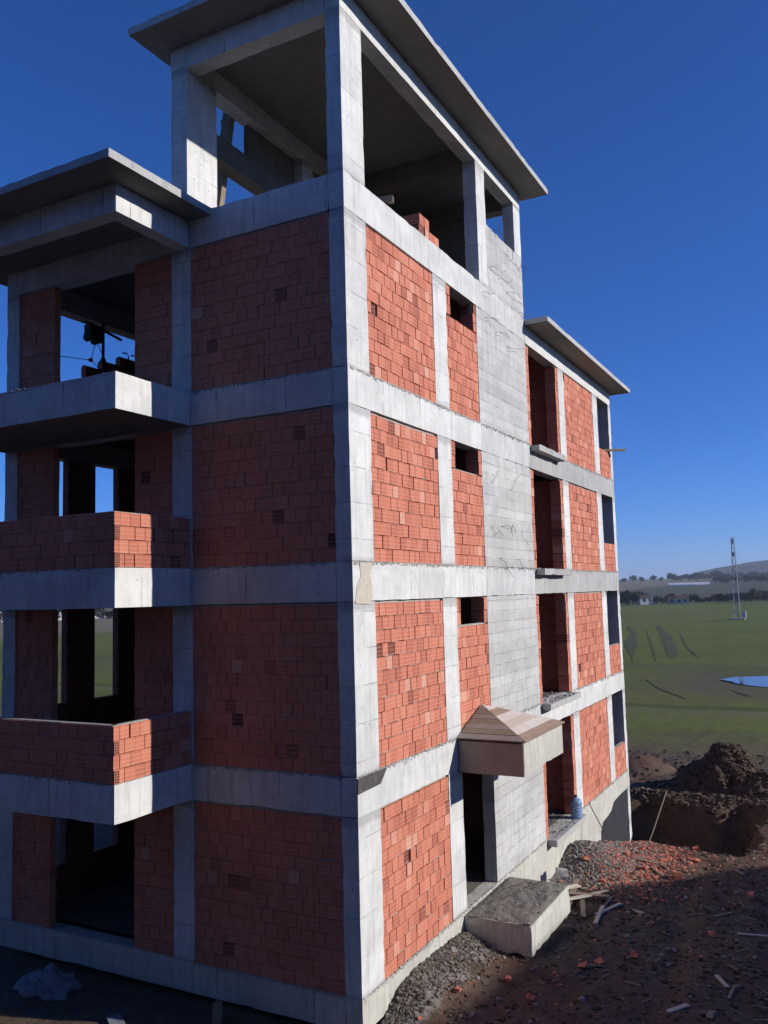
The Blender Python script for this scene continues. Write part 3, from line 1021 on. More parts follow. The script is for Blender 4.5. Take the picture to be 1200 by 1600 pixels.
mb = MB()
n = 24
gv_ = {}
for i in range(n + 1):
    for j in range(n + 1):
        x_, y_ = 3.52 + 2.18 * i / n, -1.18 + 1.16 * j / n
        e_ = min(i, j, n - i, n - j) / 2.0
        gv_[(i, j)] = (x_, y_, -0.052 + min(1, e_) * (0.012 + 0.03 * (noise.noise(Vector((x_ * 3, y_ * 3, 0))) + 0.6 * noise.noise(Vector((x_ * 9, y_ * 9, 2))) + 0.5)))
for i in range(n):
    for j in range(n):
        mb.face([gv_[(i, j)], gv_[(i + 1, j)], gv_[(i + 1, j + 1)], gv_[(i, j + 1)]])
mb.build('screed', M['screed'], bld)
mb = MB()
q = [(-0.004, 2.7), (0.66, 2.72), (0.86, 2.915), (-0.004, 2.915)]
mb.raw([(x_, -0.013, z_) for x_, z_ in q] + [(x_, -0.006, z_) for x_, z_ in q], [(0, 1, 2, 3), (0, 4, 5, 1), (1, 5, 6, 2), (2, 6, 7, 3), (3, 7, 4, 0)])
tag(mb.build('shutter_remnant', M['near_black2'], bld), 'dark scrap of shutter film on the corner at first-floor level')

mb = MB()
q = [(0.05, 5.32), (0.5, 5.3), (0.56, 5.55), (0.5, 5.72), (0.58, 5.9), (0.2, 5.905), (0.22, 5.7), (0.1, 5.55)]
mb.raw([(x_, -0.011, z_) for x_, z_ in q] + [(x_, -0.002, z_) for x_, z_ in q], [tuple(range(8))] + [(k, k + 8, (k + 1) % 8 + 8, (k + 1) % 8) for k in range(8)])
tag(mb.build('plaster_patch', M['plaster'], bld), 'cream smear of plaster on the corner at second-floor level')

# ---- bent rebar and tie wire left in the shear wall
rr = random.Random(5)
def wire(p, kind=0):
    p = Vector(p)
    mb = MB()
    L = rr.uniform(0.35, 0.7)
    g = rr.uniform
    if kind == 0:
        pts = [p + Vector((0, 0.02, 0)), p + Vector((0, -0.05, 0.0)), p + Vector((0.05, -0.09, g(-0.04, 0.02))), p + Vector((L * 0.6, -0.12, g(-0.04, 0.07))), p + Vector((L, -0.15, g(-0.05, 0.14)))]
    elif kind == 1:
        pts = [p + Vector((0, 0.02, 0)), p + Vector((0.02, -0.06, -0.05)), p + Vector((g(0.04, 0.09), -0.1, g(-0.3, -0.1))), p + Vector((g(0.1, 0.2), -0.12, -0.12)), p + Vector((g(0.15, 0.4), -0.14, g(0.05, 0.4)))]
    else:
        pts = [p + Vector((0, 0.02, 0)), p + Vector((0.0, -0.03, 0))]
        q = p + Vector((0, -0.04, 0))
        for _ in range(rr.randrange(2, 5)):
            q = q + Vector((g(0.02, 0.3), g(-0.03, 0.005), g(-0.2, 0.18)))
            pts.append(q)
    mb.tube(pts, 0.0045, 5)
    mb.build('tie_wire', M['steel'], bld)


for q in [(6.1, 0, 13.05), (6.45, 0, 13.2), (7.0, 0, 12.85), (7.5, 0, 12.8), (7.8, 0, 12.75)]:
    wire(q, 1)
for q in [(6.0, 0, 12.2), (6.5, 0, 12.1), (7.0, 0, 11.95), (7.4, 0, 11.9), (7.75, 0, 11.7), (5.6, 0, 11.0), (6.2, 0, 10.85), (6.9, 0, 10.7), (5.5, 0, 11.5)]:
    wire(q, 0)
for q in [(5.6, 0, 7.6), (6.7, 0, 7.55), (5.5, 0, 6.7), (6.1, 0, 6.75), (6.6, 0, 6.65), (7.3, 0, 6.7), (5.9, 0, 6.1), (6.9, 0, 6.1)]:
    wire(q, 2)
for q in [(4.3, -0.3, -0.02), (4.7, -0.15, -0.02), (5.0, -0.5, -0.02)]:
    mb = MB()
    p = Vector(q)
    mb.tube([p, p + Vector((0.3, -0.2, 0.05)), p + Vector((0.7, -0.35, 0.03))], 0.008, 5)
    mb.build('tie_wire', M['steel'], bld)

# ------------------------------------------------------------------ loose things
def board(name, p, q, w, th, mat, label, cat='plank', group=None, roll=0.0):
    p, q = Vector(p), Vector(q)
    d = (q - p)
    L = d.length
    mb = MB()
    mb.obox((0, 0, 0), (L / 2, 0, 0), (0, w / 2, 0), (0, 0, th / 2))
    o = mb.build(name, M[mat])
    x_ = d.normalized()
    y_ = Vector((0, 0, 1)).cross(x_)
    y_ = y_.normalized() if y_.length > 1e-4 else Vector((0, 1, 0))
    z_ = x_.cross(y_)
    m = Matrix((x_, y_, z_)).transposed().to_4x4() @ Matrix.Rotation(roll, 4, 'X')
    m.translation = (p + q) / 2
    o.matrix_world = m
    return tag(o, label, cat, group)


# water bottle on the ground-floor threshold
wb = empty('water_bottle', (10.2, -0.1, -0.005), 'large blue plastic water bottle standing on the ground-floor threshold of the wing', 'bottle')
prof = [(0.10, 0.0), (0.132, 0.015), (0.135, 0.05)]
for k in range(4):
    z0 = 0.06 + k * 0.075
    prof += [(0.135, z0), (0.126, z0 + 0.012), (0.126, z0 + 0.02), (0.135, z0 + 0.032)]
prof += [(0.135, 0.37), (0.125, 0.41), (0.09, 0.45), (0.04, 0.475), (0.03, 0.48), (0.03, 0.505)]
mb = MB()
mb.lathe(prof, (0, 0, 0), 24)
mb.build('bottle_body', M['bottle'], wb, smooth=True)
mb = MB()
mb.lathe([(0.034, 0.497), (0.036, 0.5), (0.036, 0.53), (0.03, 0.535)], (0, 0, 0), 14)
mb.build('bottle_cap', M['dark_steel'], wb)

board('window_plank', (15.5, 0.3, 9.62), (16.15, -0.42, 9.66), 0.16, 0.05, 'ply', 'brown plank sticking out of the top end window of the wing', 'plank')
# offcut on the tower beam and the little brick stack behind it
board('timber_offcut', (1.25, 0.42, 11.76), (1.42, -0.1, 11.79), 0.1, 0.1, 'timber', 'short grey timber offcut poking over the tower parapet', 'offcut')
stk = empty('brick_stack', (2.9, 0.2, 11.7), 'small stepped stack of red bricks on the tower floor behind the parapet', 'brick stack')
for r, cnt in enumerate((4, 2)):
    for k in range(cnt):
        for j in range(3):
            o = link('brick', variants[(r * 7 + k * 3 + j) % 24], stk)
            o.location = (-0.12 + k * 0.21 + rr.uniform(-0.012, 0.012), -0.08 + BD + j * 0.19, 0.1 + r * 0.2)
            o.scale = (0.98, 2.2, 0.98)
            o.rotation_euler = (0, 0, rr.gauss(0, 0.03))

# timber struts propping the stair landing
board('timber_strut', (1.2, 3.42, 11.72), (1.72, 3.42, 14.5), 0.2, 0.12, 'timber', 'long rough timber strut leaning beside the tower column', 'strut')
board('timber_strut', (1.62, 3.5, 14.3), (1.95, 3.5, 13.4), 0.08, 0.06, 'timber', 'short timber strut crossing the long one at its head', 'strut')
board('timber_strut', (1.12, 3.5, 12.95), (1.28, 3.5, 12.3), 0.07, 0.05, 'timber', 'short timber strut low against the long leaning one', 'strut')

# hoist seen through the open top storey
hs = empty('hoist_winch', (2.07, 7.0, 10.2), 'dark motor winch on a swivel post in the open top storey', 'winch')
def hpart(nm, fn, mat='dark_steel'):
    mb = MB()
    fn(mb)
    mb.build(nm, M[mat], hs)
hpart('post', lambda m: m.tube([(0, 0, 0), (0, 0, 0.95)], 0.03, 8))
hpart('collar', lambda m: m.tube([(0, 0, 0.12), (0, 0, 0.2)], 0.055, 8))
hpart('swing_arm', lambda m: m.tube([(0.5, 0, 0.72), (0, 0, 0.8), (-0.45, 0, 0.86)], 0.03, 6))
hpart('motor_housing', lambda m: m.cbox(-0.42, -0.05, -0.1, 0.1, 0.62, 0.82, step=0.1, chip=0.02))
hpart('cable_drum', lambda m: m.tube([(-0.34, -0.12, 0.58), (-0.34, 0.12, 0.58)], 0.085, 12))
hpart('cable_drum', lambda m: m.tube([(-0.16, -0.12, 0.55), (-0.16, 0.12, 0.55)], 0.08, 12))
hpart('cable', lambda m: m.tube([(-0.2, 0, 0.5), (-0.32, 0, 0.1)], 0.008, 5))
hpart('cable', lambda m: m.tube([(-0.18, 0, 0.5), (-0.02, 0, 0.3)], 0.008, 5))
hpart('cable', lambda m: m.tube([(-0.32, 0, 0.1), (-1.1, 0, -0.0)], 0.008, 5))
hpart('cable', lambda m: m.tube([(-0.32, 0, 0.1), (-0.08, 0, -0.05)], 0.008, 5))
hpart('hook', lambda m: m.lathe([(0.02, 0.06), (0.045, 0.08), (0.045, 0.12), (0.02, 0.14)], (-0.33, 0, 0), 8))
for k, x0 in enumerate((2.75, 3.0)):
    mb = MB()
    mb.tube([(x0 + 0.06, 7.02, 10.35), (x0 + 0.05, 7.02, 10.62), (x0, 7.02, 10.68), (x0 - 0.12, 7.02, 10.66)], 0.016, 6)
    tag(mb.build('bent_bar', M['steel']), ('bent steel bar hooked over the half-built wall nearer the winch', 'bent steel bar hooked over the half-built wall farther from the winch')[k], 'steel bar')

# ---- rubble, planks, brick pieces
def scatter(name, n, region, smin, smax, mat, seed, label, col=0.5, flat=1.0):
    r_ = random.Random(seed)
    mb = MB()
    pts = [region(r_) for _ in range(n)]
    zz = zt(np.array([p[0] for p in pts]), np.array([p[1] for p in pts]))
    for (x_, y_), z_ in zip(pts, zz):
        s = smin + (smax - smin) * r_.random() ** 2.5
        v, f = clod(r_, s)
        z_ = float(z_) + s * 0.15
        mb.raw([(q.x + x_, q.y + y_, q.z * flat + z_) for q in v], f, c=r_.gauss(col, 0.2))
    return tag(mb.build(name, M[mat]), label, kind='stuff')


def reg_wall(r_):
    x_ = r_.uniform(0.4, 3.6)
    return x_, -abs(r_.gauss(0, 0.16 + 0.05 * x_)) - 0.02


def reg_heap(r_):
    while True:
        x_, y_ = r_.gauss(10.1, 1.0), r_.gauss(-0.7, 0.6)
        if y_ < -0.05 and not (x_ < 5.9 and y_ > -1.3):
            return x_, y_


def reg_red(r_):
    while True:
        x_, y_ = r_.gauss(10.3, 1.3), r_.gauss(-1.5, 0.55)
        if y_ < -0.1 and x_ > 6:
            return x_, y_


def reg_site(r_):
    while True:
        x_, y_ = r_.uniform(0.3, 14), -0.2 - 6.2 * r_.random() ** 0.8
        if not (3.4 < x_ < 5.8 and y_ > -1.3):
            return x_, y_


def reg_far(r_):
    return r_.uniform(13, 30), r_.uniform(-6.0, 3.0)


scatter('gravel', 3600, reg_wall, 0.006, 0.03, 'stone', 21, 'grey rubble thrown against the foot of the wall', col=0.12)
scatter('rubble', 5200, reg_heap, 0.006, 0.034, 'stone', 22, 'grey concrete rubble heaped by the wing', col=0.6)
scatter('brick_rubble', 3000, reg_red, 0.007, 0.04, 'brick', 23, 'crushed red brick rubble spread below the wing', flat=0.7)
scatter('soil_clods', 4200, reg_site, 0.008, 0.045, 'earth_dark', 24, 'dark clods of churned soil', flat=0.8)
def reg_mound(r_):
    k = r_.random()
    if k < 0.45:
        return r_.gauss(20.0, 0.8), r_.gauss(-2.4, 0.9)
    if k < 0.75:
        return r_.gauss(18.6, 0.5), r_.gauss(-3.8, 0.9)
    return r_.gauss(17.4, 0.3), r_.uniform(-4.5, 1.0)


scatter('mound_clods', 4500, reg_mound, 0.015, 0.08, 'earth_dark', 27, 'soil clods on the spoil mounds')
scatter('field_clods', 1500, reg_far, 0.02, 0.08, 'earth_dark', 25, 'soil clods around the spoil mounds', flat=0.8)
scatter('brick_crumbs', 500, reg_site, 0.008, 0.035, 'brick', 26, 'red brick crumbs trodden into the site', flat=0.7)
scatter('site_stones', 700, reg_site, 0.012, 0.055, 'stone', 28, 'scattered stones and mortar lumps on the site', col=0.35)

# crumbs on the landing
r_ = random.Random(31)
mb = MB()
for _ in range(1300):
    v, f = clod(r_, 0.004 + 0.024 * r_.random() ** 4)
    x_, y_ = r_.uniform(3.55, 5.66), r_.uniform(-1.15, -0.05)
    mb.raw([(q.x + x_, q.y + y_, q.z + -0.045) for q in v], f)
tag(mb.build('landing_grit', M['stone']), 'grey mortar grit lying on the entrance landing', kind='stuff')
mb = MB()
for i in (0, 1):
    for _ in range(260):
        v, f = clod(r_, 0.006 + 0.025 * r_.random() ** 3)
        x_, y_ = r_.uniform(8.4, 10.4), r_.uniform(-0.2, 1.2)
        mb.raw([(q.x + x_, q.y + y_, q.z + LV[i][1] + 0.002) for q in v], f)
tag(mb.build('threshold_grit', M['stone']), 'grey mortar grit on the floors inside the wing openings', kind='stuff')

# splinters too small to tell apart
mb = MB()
for _ in range(520):
    x_, y_ = reg_site(r_)
    a = r_.uniform(0, math.pi)
    L = 0.02 + 0.12 * r_.random() ** 2
    mb.obox((x_, y_, zt1(x_, y_) + 0.015), (math.cos(a) * L, math.sin(a) * L, r_.uniform(-0.02, 0.03)), (-math.sin(a) * L * 0.12, math.cos(a) * L * 0.12, 0), (0, 0, 0.006))
tag(mb.build('wood_splinters', M['timber']), 'pale wood splinters strewn over the dark soil', kind='stuff')

# planks one can tell apart
heap_planks = [((5.9, -1.0, 0.06), (8.2, -0.62, 0.12), 0.1), ((6.0, -0.55, 0.2), (7.5, -1.25, 0.1), 0.12), ((6.6, -0.35, 0.25), (7.9, -0.75, 0.14), 0.1), ((6.2, -1.3, 0.05), (7.4, -0.95, 0.08), 0.09),
               ((6.4, -1.5, 0.04), (7.3, -1.75, 0.05), 0.09), ((5.9, -1.6, 0.04), (6.9, -1.5, 0.05), 0.08), ((7.0, -0.4, 0.2), (7.4, -1.5, 0.12), 0.1), ((6.9, -0.9, 0.16), (8.0, -1.3, 0.06), 0.12),
               ((6.1, -0.3, 0.1), (6.9, -0.5, 0.22), 0.14), ((5.95, -0.8, 0.14), (6.7, -0.55, 0.2), 0.13)]
for k, (p, q, w) in enumerate(heap_planks):
    p = (p[0], p[1], zt1(p[0], p[1]) + p[2])
    q = (q[0], q[1], zt1(q[0], q[1]) + q[2])
    board('plank', p, q, w, 0.026, 'ply2' if k % 3 else 'timber', 'pale broken plank in the jumbled pile behind the landing', 'plank', 'planks piled behind the landing', RNG.uniform(-0.25, 0.25))
r_ = random.Random(77)
for k in range(36):
    if k < 20:
        x_, y_ = r_.uniform(1.2, 12), -1.2 - 4.5 * r_.random()
    else:
        x_, y_ = r_.uniform(12, 24), r_.uniform(-5.5, 0)
    a = r_.uniform(-0.7, 0.7) + (math.pi / 2 if r_.random() < 0.3 else 0)
    L = r_.uniform(0.25, 0.6) if k < 20 else r_.uniform(0.4, 1.3)
    p = (x_ - math.cos(a) * L / 2, y_ - math.sin(a) * L / 2)
    q = (x_ + math.cos(a) * L / 2, y_ + math.sin(a) * L / 2)
    if abs(zt1(*p) - zt1(*q)) > 0.2 * L:
        continue
    board('board_scrap', (*p, zt1(*p) + 0.025), (*q, zt1(*q) + 0.025), r_.uniform(0.04, 0.09), 0.02, r_.choice(['ply', 'timber', 'timber', 'ply2'] if k < 20 else ['ply2', 'ply', 'timber']),
          'scrap of board lying loose on the dark shaded soil' if k < 20 else 'scrap of board lying on the soil around the excavation', 'board scrap', 'board scraps on the shaded soil' if k < 20 else 'board scraps around the excavation')

# tall leaning pole in the pit and the rod against the wing
mb = MB()
mb.tube([(14.9, -0.55, -2.2), (15.6, -0.75, -1.6), (16.9, -0.95, -0.72)], 0.02, 6)
tag(mb.build('leaning_pole', M['timber']), 'long crooked pole leaning in the excavation at the wing end', 'pole')
mb = MB()
mb.tube([(10.75, -0.25, 0.25), (11.3, -0.6, -0.85)], 0.012, 6)
tag(mb.build('steel_rod', M['steel']), 'thin steel rod leaning on the rubble heap near the water bottle', 'steel rod')

# larger brick pieces
pieces = [(9.7, -2.45, 'pair'), (11.3, -2.6, 'far'), (12.6, -2.4, 'far'), (10.4, -1.2, 'heap'), (9.2, -0.55, 'heap'), (9.9, -1.7, 'heap'), (10.8, -1.9, 'heap'), (8.6, -1.1, 'heap'), (11.2, -1.4, 'heap'), (3.6, -2.0, 'sh'), (3.9, -2.2, 'sh'), (2.6, -1.1, 'sh'), (4.6, -2.6, 'sh'), (6.3, -3.6, 'sh'), (1.6, -0.7, 'sh'), (9.0, -4.0, 'sh'), (7.4, -4.9, 'sh'), (2.2, -1.6, 'sh')]
lab = {'pair': 'whole orange brick lying apart on the soil below the excavation', 'far': 'orange brick lump between the rubble and the excavation', 'heap': 'broken red brick half on the sunlit rubble heap', 'sh': 'broken red brick lying on the shaded soil'}
grp = {'pair': None, 'far': 'brick lumps by the excavation', 'heap': 'broken bricks on the rubble heap', 'sh': 'broken bricks on the shaded soil'}
for k, (x_, y_, g) in enumerate(pieces):
    mb = MB()
    v, f = clod(RNG, RNG.uniform(0.05, 0.085))
    v = [Vector((q.x * RNG.uniform(0.6, 1.3), q.y, q.z * 0.6 + 0.3 * q.x * RNG.uniform(-1, 1))) for q in v]
    if g == 'pair':
        mb.box(-0.1, 0.1, -0.07, 0.07, -0.09, 0.09)
    else:
        mb.raw(v, f)
    mb.c = [0.6] * len(mb.c)
    o = mb.build('broken_brick', M['brick'], None, loc=(x_, y_, zt1(x_, y_) + 0.05))
    o.rotation_euler = (RNG.uniform(-0.3, 0.3), RNG.uniform(-0.3, 0.3), RNG.uniform(0, 3))
    tag(o, lab[g], 'brick', grp[g])
# concrete lump beside the planks
mb = MB()
mb.cbox(-0.2, 0.2, -0.12, 0.12, -0.1, 0.1, step=0.07, chip=0.03)
o = mb.build('concrete_block', M['rough'], None, loc=(8.0, -0.35, -0.62))
o.rotation_euler = (0.15, 0.2, 0.4)
tag(o, 'grey broken concrete block wedged between planks and the wing wall', 'concrete block')

# plastic-wrapped bundle and loose timber at the foot of the shaded face
mb = MB()
N1, N2 = 60, 26
vv, ff = [], []
for j in range(N2 + 1):
    th = math.pi / 2 * j / N2
    for i in range(N1):
        ph = 2 * math.pi * i / N1
        d = Vector((math.cos(ph) * math.cos(th), math.sin(ph) * math.cos(th), math.sin(th)))
        k = 1 + 0.35 * noise.noise(d * 2.2) + 0.3 * abs(noise.noise(d * 5)) + 0.15 * abs(noise.noise(d * 11))
        vv.append((d.x * 0.34 * k, d.y * 0.5 * k, d.z * 0.3 * k))
for j in range(N2):
    for i in range(N1):
        i2 = (i + 1) % N1
        ff.append((j * N1 + i, j * N1 + i2, (j + 1) * N1 + i2, (j + 1) * N1 + i))
mb.raw(vv, ff)
tag(mb.build('plastic_bundle', M['sheet'], None, smooth=True, loc=(-0.62, 5.35, -0.66)), 'crumpled whitish plastic bundle on the ground below the balconies', 'bundle')
board('timber_block', (-1.78, 5.15, zt1(-1.7, 5.2) + 0.06), (-1.5, 5.45, zt1(-1.6, 5.4) + 0.06), 0.12, 0.12, 'ply2', 'short sunlit timber block on the ground left of the plastic bundle', 'timber block')
board('flat_board', (-1.2, 3.2, zt1(-1.2, 3.2) + 0.03), (-0.95, 3.6, zt1(-1, 3.6) + 0.03), 0.2, 0.025, 'sheet', 'pale flat board lying on the sunlit strip before the shaded face', 'board')
board('short_post', (-0.35, 2.2, -0.6), (-0.33, 2.2, -0.3), 0.1, 0.1, 'timber', 'stubby post standing in soil before the shaded brick face', 'post')

# ------------------------------------------------------------------ neighbouring block (behind the right edge of the picture)
nb = empty('gabled_house', (17.3, -32.2, 0), 'gable-roofed neighbouring block south of the site', 'building')
nb.rotation_euler = (0, 0, R(-9))
mb = MB()
ln, ha, ez, rz = 22.0, 6.5, 8.2, 12.45
mb.box(-ln + 0.4, -0.4, -ha + 0.5, ha - 0.5, -1.5, ez)
mb.face([(-0.4, -ha + 0.5, ez), (-0.4, ha - 0.5, ez), (-0.4, 0, rz - 0.25)])
mb.face([(-ln + 0.4, ha - 0.5, ez), (-ln + 0.4, -ha + 0.5, ez), (-ln + 0.4, 0, rz - 0.25)])
mb.build('wall', M['whitewash'], nb)
mb = MB()
for s in (-1, 1):
    q = [(0, 0, rz), (-ln, 0, rz), (-ln, s * ha, ez), (0, s * ha, ez)]
    lo = [(a, b, c_ - 0.15) for a, b, c_ in q]
    mb.raw(q + lo, [(0, 1, 2, 3), (7, 6, 5, 4), (0, 3, 7, 4), (1, 5, 6, 2), (2, 6, 7, 3)])
mb.build('roof', M['rooftile'], nb)
for st in range(3):
    for k in range(6):
        x0 = -ln + 2.2 + k * 3.3
        mb = MB()
        mb.box(x0, x0 + 1.4, ha - 0.52, ha - 0.47, 0.6 + st * 2.8, 2.0 + st * 2.8)
        mb.build('window', M['pane'], nb)

# ------------------------------------------------------------------ unseen block behind the camera, added and turned to cut skylight on the facade
tw = empty('unseen_dimming_block', (-12.7, 0, 0), 'unseen second brick block, turned and enlarged to dim the shaded face of the first', 'building')
tw.rotation_euler = (0, 0, R(20))
tw.location = (-14.0, -1.5, 0)
TLV = LV + [(14.05, 14.6)]
for i in range(5):
    a, b = TLV[i][1], TLV[i + 1][0]
    mb = MB()
    mb.box(-12, -0.03, -12.0, 25.0, a, b)
    mb.build('wall', M['inner'], tw)
    mb = MB()
    mb.box(-12, 0.0, -12.05, 25.05, b, TLV[i + 1][1])
    mb.build('beam', M['rough'], tw)
    for k in range(13):
        y0 = -11.0 + 2.75 * k
        mb = MB()
        mb.box(-0.035, 0.0, y0, y0 + 0.4, a, b)
        mb.build('column', M['rough'], tw)
        mb = MB()
        mb.box(-0.032, -0.01, y0 + 0.9, y0 + 2.1, a + 0.85, b - 0.1)
        mb.build('window', M['pane'], tw)
mb = MB()
mb.box(-12, 0.0, -12.05, 25.05, -1.5, 0.0)
mb.build('plinth_beam', M['rough'], tw)
mb = MB()
mb.box(-12.6, 1.2, -12.6, 25.6, 14.6, 14.75)
mb.build('roof_slab', M['rough'], tw)

# ------------------------------------------------------------------ far landscape
def fz(x_, y_):
    return float(zt(np.array([x_]), np.array([y_]), 0.0)[0])


# lattice mast in the field
my = Vector((205.0, 16.2, fz(205, 16.2)))
mast = empty('lattice_mast', my, 'grey steel lattice mast standing in the green field', 'mast')
H = 19.0
def mw(z_):
    return 0.62 - 0.3 * z_ / H
corners = [(-1, -1), (1, -1), (1, 1), (-1, 1)]
for cx, cy in corners:
    mb = MB()
    mb.tube([(cx * mw(0), cy * mw(0), 0), (cx * mw(H), cy * mw(H), H)], 0.055, 5)
    mb.build('leg', M['galv'], mast)
for k in range(10):
    z0, z1 = H * k / 10, H * (k + 1) / 10
    mb = MB()
    for j in range(4):
        (a, b), (c_, d_) = corners[j], corners[(j + 1) % 4]
        mb.tube([(a * mw(z0), b * mw(z0), z0), (c_ * mw(z1), d_ * mw(z1), z1)], 0.03, 4)
        mb.tube([(c_ * mw(z0), d_ * mw(z0), z0), (a * mw(z1), b * mw(z1), z1)], 0.03, 4)
        mb.tube([(a * mw(z1), b * mw(z1), z1), (c_ * mw(z1), d_ * mw(z1), z1)], 0.03, 4)
    mb.build('bracing', M['galv'], mast)
for z0 in (14.5, 17.5):
    mb = MB()
    mb.box(-0.55, -0.36, -0.2, 0.2, z0, z0 + 1.1)
    mb.build('antenna', M['galv'], mast)
mb = MB()
mb.box(-1.6, 1.6, -1.6, 1.6, -0.3, 0.25)
mb.build('footing', M['rough'], mast)
mb = MB()
mb.box(-1.0, -0.2, -1.9, -1.2, 0.25, 1.9)
mb.build('equipment_cabinet', M['whitewash'], mast)


def crown_mesh(seed, n, rx, rz, leaf, name='crown'):
    r0 = random.Random(seed)
    mb = MB()
    lobes = [(Vector((r0.uniform(-0.5, 0.5) * rx, r0.uniform(-0.5, 0.5) * rx, rz * r0.uniform(0.5, 1.35))), rx * r0.uniform(0.35, 0.6)) for _ in range(7)]
    for _ in range(n):
        c0, rad = r0.choice(lobes)
        d = Vector((r0.gauss(0, 1), r0.gauss(0, 1), r0.gauss(0, 0.8))).normalized()
        p = c0 + d * rad * r0.uniform(0.6, 1.05)
        a = Vector((r0.gauss(0, 1), r0.gauss(0, 1), r0.gauss(0, 1))).normalized() * leaf
        b = a.orthogonal().normalized() * leaf * r0.uniform(0.5, 0.9)
        mb.face([p - a - b, p + a - b * 0.6, p + a * 0.8 + b, p - a * 0.7 + b])
    return mb.mesh(name, M['foliage'])


crowns = [crown_mesh(k, 260, 4.2, 3.0, 0.55) for k in range(4)]
mb = MB()
mb.tube([(0, 0, -0.5), (0.1, 0, 1.5), (0.0, 0.2, 3.2)], 0.28, 6, 0.5)
mb.tube([(0.05, 0.05, 2.0), (0.9, 0.4, 3.6)], 0.13, 5, 0.5)
mb.tube([(0.05, 0.05, 1.9), (-0.8, -0.3, 3.5)], 0.13, 5, 0.5)
trunk = mb.mesh('trunk', M['bark'])


def ray_dir(u, v):
    return (rt * ((u - 600) / 1341.687) + up * (-(v - 800) / 1341.687) + fw)


def spot(u, d):
    """a ground point d metres off in the compass direction seen at column u"""
    q = ray_dir(u, 915)
    h = Vector((q.x, q.y)).normalized() * d
    return CAM_POS.x + h.x, CAM_POS.y + h.y


def tree(u, d, s, label, group, k):
    x_, y_ = spot(u, d)
    e = empty('far_tree', (x_, y_, fz(x_, y_)), label, 'tree', group)
    e.scale = (s, s, s * RNG.uniform(0.8, 1.1))
    e.rotation_euler = (0, 0, RNG.uniform(0, 6))
    link('trunk', trunk, e)
    link('crown', crowns[k % 4], e, (0, 0, 0.8))
    return e


for k, u in enumerate((972, 977, 990, 1003, 1021, 1033)):
    tree(u, 1380, (0.9, 1.2, 1.6, 1.3, 1.4, 1.1)[k], 'lone round tree on the far ridge left of the mast', 'lone trees on the far ridge', k)
for k in range(26):
    tree(1048 + k * 6.1, 1400 + RNG.uniform(-60, 60), RNG.uniform(1.2, 2.1), 'tree in the continuous wooded line along the far ridge', 'trees of the wooded ridge line', k)
for k in range(10):
    tree(1118 + k * 9, 1000 + RNG.uniform(-50, 50), RNG.uniform(1.0, 1.7), 'dark tree on the slope below the wooded ridge', 'trees on the slope below the ridge', k)
for k in range(46):
    tree(966 + k * 5.3, 432 + RNG.uniform(-8, 12), RNG.uniform(0.45, 0.95) * (1.3 if k in (1, 3, 4, 6, 40, 43) else 0.8), 'scrubby tree in the hedgerow at the far edge of the green field', 'hedgerow trees beyond the field', k)
for k in range(24):
    tree(-34 + k * 9.7, 400 if k % 3 == 0 else 470 + RNG.uniform(-20, 30), RNG.uniform(0.7, 1.2), 'tree behind the white houses seen through the open storeys', 'trees behind the white houses', k)


def house(u, d, w, dp, h, label, roof=True, rot=0.0, group=None, mat='whitewash'):
    x_, y_ = spot(u, d)
    e = empty('far_house', (x_, y_, fz(x_, y_)), label, 'house', group)
    e.rotation_euler = (0, 0, rot)
    mb = MB()
    mb.box(-dp / 2, dp / 2, -w / 2, w / 2, -0.5, h)
    mb.build('wall', M[mat], e)
    mb = MB()
    if roof:
        q = [(-dp / 2 - 0.4, -w / 2 - 0.4, h), (dp / 2 + 0.4, -w / 2 - 0.4, h), (dp / 2 + 0.4, w / 2 + 0.4, h), (-dp / 2 - 0.4, w / 2 + 0.4, h), (0, -w / 2, h + dp * 0.28), (0, w / 2, h + dp * 0.28)]
        mb.raw(q, [(0, 4, 5, 3), (1, 2, 5, 4), (0, 1, 4), (2, 3, 5), (3, 2, 1, 0)])
    else:
        mb.box(-dp / 2 - 0.3, dp / 2 + 0.3, -w / 2 - 0.3, w / 2 + 0.3, h, h + 0.3)
    mb.build('roof', M['rooftile'] if roof else M['rough'], e)
    n = max(1, int(w // 3))
    for k in range(n):
        mb = MB()
        y0 = -w / 2 + (k + 0.5) * w / n
        mb.box(-dp / 2 - 0.03, -dp / 2 + 0.02, y0 - 0.6, y0 + 0.6, h * 0.4, h * 0.8)
        mb.build('window', M['pane'], e)


house(1003, 425, 4, 5, 3.2, 'small pale farm house among hedgerow trees', True, 0.5)
house(1012, 428, 5, 4, 4.2, 'taller pale farm building in the hedgerow', False, 0.2)
house(1058, 425, 9, 5, 2.4, 'long low barn with dark roof beyond the field', True, 0.3, None, 'rough')
for k, u in enumerate((3, -14, 92, 100.5, 152, 163)):
    house(u, 430 + 6 * k, (7, 8, 4, 5, 5, 3)[k], 6, (3.6, 4.5, 2.6, 3.4, 2.8, 2.2)[k], 'white house in the distant row seen through the open storeys', False, 0.7 + 0.1 * k, 'white houses in the distance')

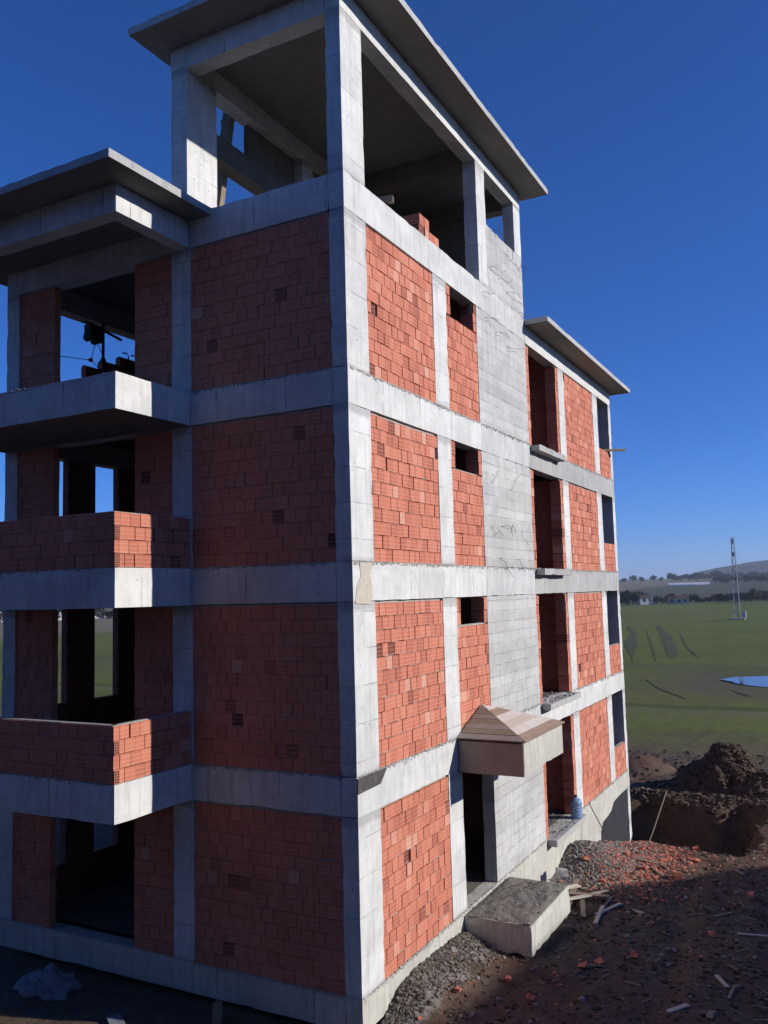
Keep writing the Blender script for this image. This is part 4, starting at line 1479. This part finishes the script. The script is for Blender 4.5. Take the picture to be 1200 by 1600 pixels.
# polytunnels on the far slope
for k, (u, w) in enumerate(((1066, 27), (1091, 9), (1103, 8))):
    x_, y_ = spot(u, 960 + 6 * k)
    mb = MB()
    n = 12
    prev = None
    for i in range(n + 1):
        a = math.pi * i / n
        cur = [(-math.cos(a) * 6.0, s * w / 2, math.sin(a) * 3.2) for s in (-1, 1)]
        if prev:
            mb.face([prev[0], prev[1], cur[1], cur[0]])
        prev = cur
    for s in (-1, 1):
        mb.face([(-math.cos(math.pi * i / n) * 6.0, s * w / 2, math.sin(math.pi * i / n) * 3.2) for i in range(n + 1)][::s])
    o = mb.build('polytunnel', M['tunnel'], None, loc=(x_, y_, fz(x_, y_)))
    o.rotation_euler = (0, 0, 0.15)
    tag(o, ('longest white polytunnel on the far slope', 'shorter white polytunnel right of the longest one', 'smallest white polytunnel at the right end of the row')[k], 'polytunnel')

# blue hill on the right horizon
mb = MB()
hx, hy = spot(1318, 2700)
n, m_ = 72, 24
vv, ff = [], []
for j in range(m_ + 1):
    for i in range(n):
        a = 2 * math.pi * i / n
        r0 = 680.0 * j / m_
        hgt = 86 * math.cos(math.pi / 2 * j / m_) ** 1.5 * (1 + 0.25 * noise.noise(Vector((math.cos(a) * j * 0.2, math.sin(a) * j * 0.2, 3)))) - 3.5
        vv.append((hx + math.cos(a) * r0, hy + math.sin(a) * r0, hgt))
for j in range(m_):
    for i in range(n):
        i2 = (i + 1) % n
        ff.append((j * n + i, (j + 1) * n + i, (j + 1) * n + i2, j * n + i2))
mb.raw(vv, ff)
hm = simple('hill_scrub', (0.06, 0.065, 0.04), (0.045, 0.05, 0.03), 0.01, 0.95, 0)
tag(mb.build('hill', hm, None, smooth=True), 'low wooded hill on the right horizon', kind='structure')

# ------------------------------------------------------------------ labels that single out each of a row
def column(o):
    d = o.matrix_world.translation - CAM_POS if o.parent is None and o.type == 'MESH' and o.matrix_world.translation.length > 0 else Vector(o.location) - CAM_POS
    return d.dot(rt) / max(0.1, d.dot(fw))


def nth(k):
    w = ['leftmost', 'second', 'third', 'fourth', 'fifth', 'sixth', 'seventh', 'eighth', 'ninth', 'tenth']
    if k < 10:
        return w[k]
    k += 1
    return f"{k}{'th' if 10 < k % 100 < 14 else {1: 'st', 2: 'nd', 3: 'rd'}.get(k % 10, 'th')}"


bpy.context.view_layer.update()
fam = {}
for o in COL.objects:
    if o.parent is None and 'group' in o and 'label' in o:
        fam.setdefault((o['group'], o['label']), []).append(o)
for (g, lb), os_ in fam.items():
    if len(os_) > 1:
        os_.sort(key=column)
        for k, o in enumerate(os_):
            o['label'] = f"{lb}, {nth(k)}{'' if k == 0 else ' from left'}"

# ------------------------------------------------------------------ air
t = NT('winter_haze')
t.t.nodes.remove(t.b)
pv = t.n('ShaderNodeVolumePrincipled', {'Color': (0.72, 0.83, 1.0), 'Density': 0.00017, 'Anisotropy': 0.2})
t.t.links.new(pv.outputs[0], t.t.nodes['Material Output'].inputs['Volume'])
mb = MB()
mb.box(-7400, 7400, -7400, 7400, -6.0, 140.0)
tag(mb.build('haze', t.m), kind='stuff')
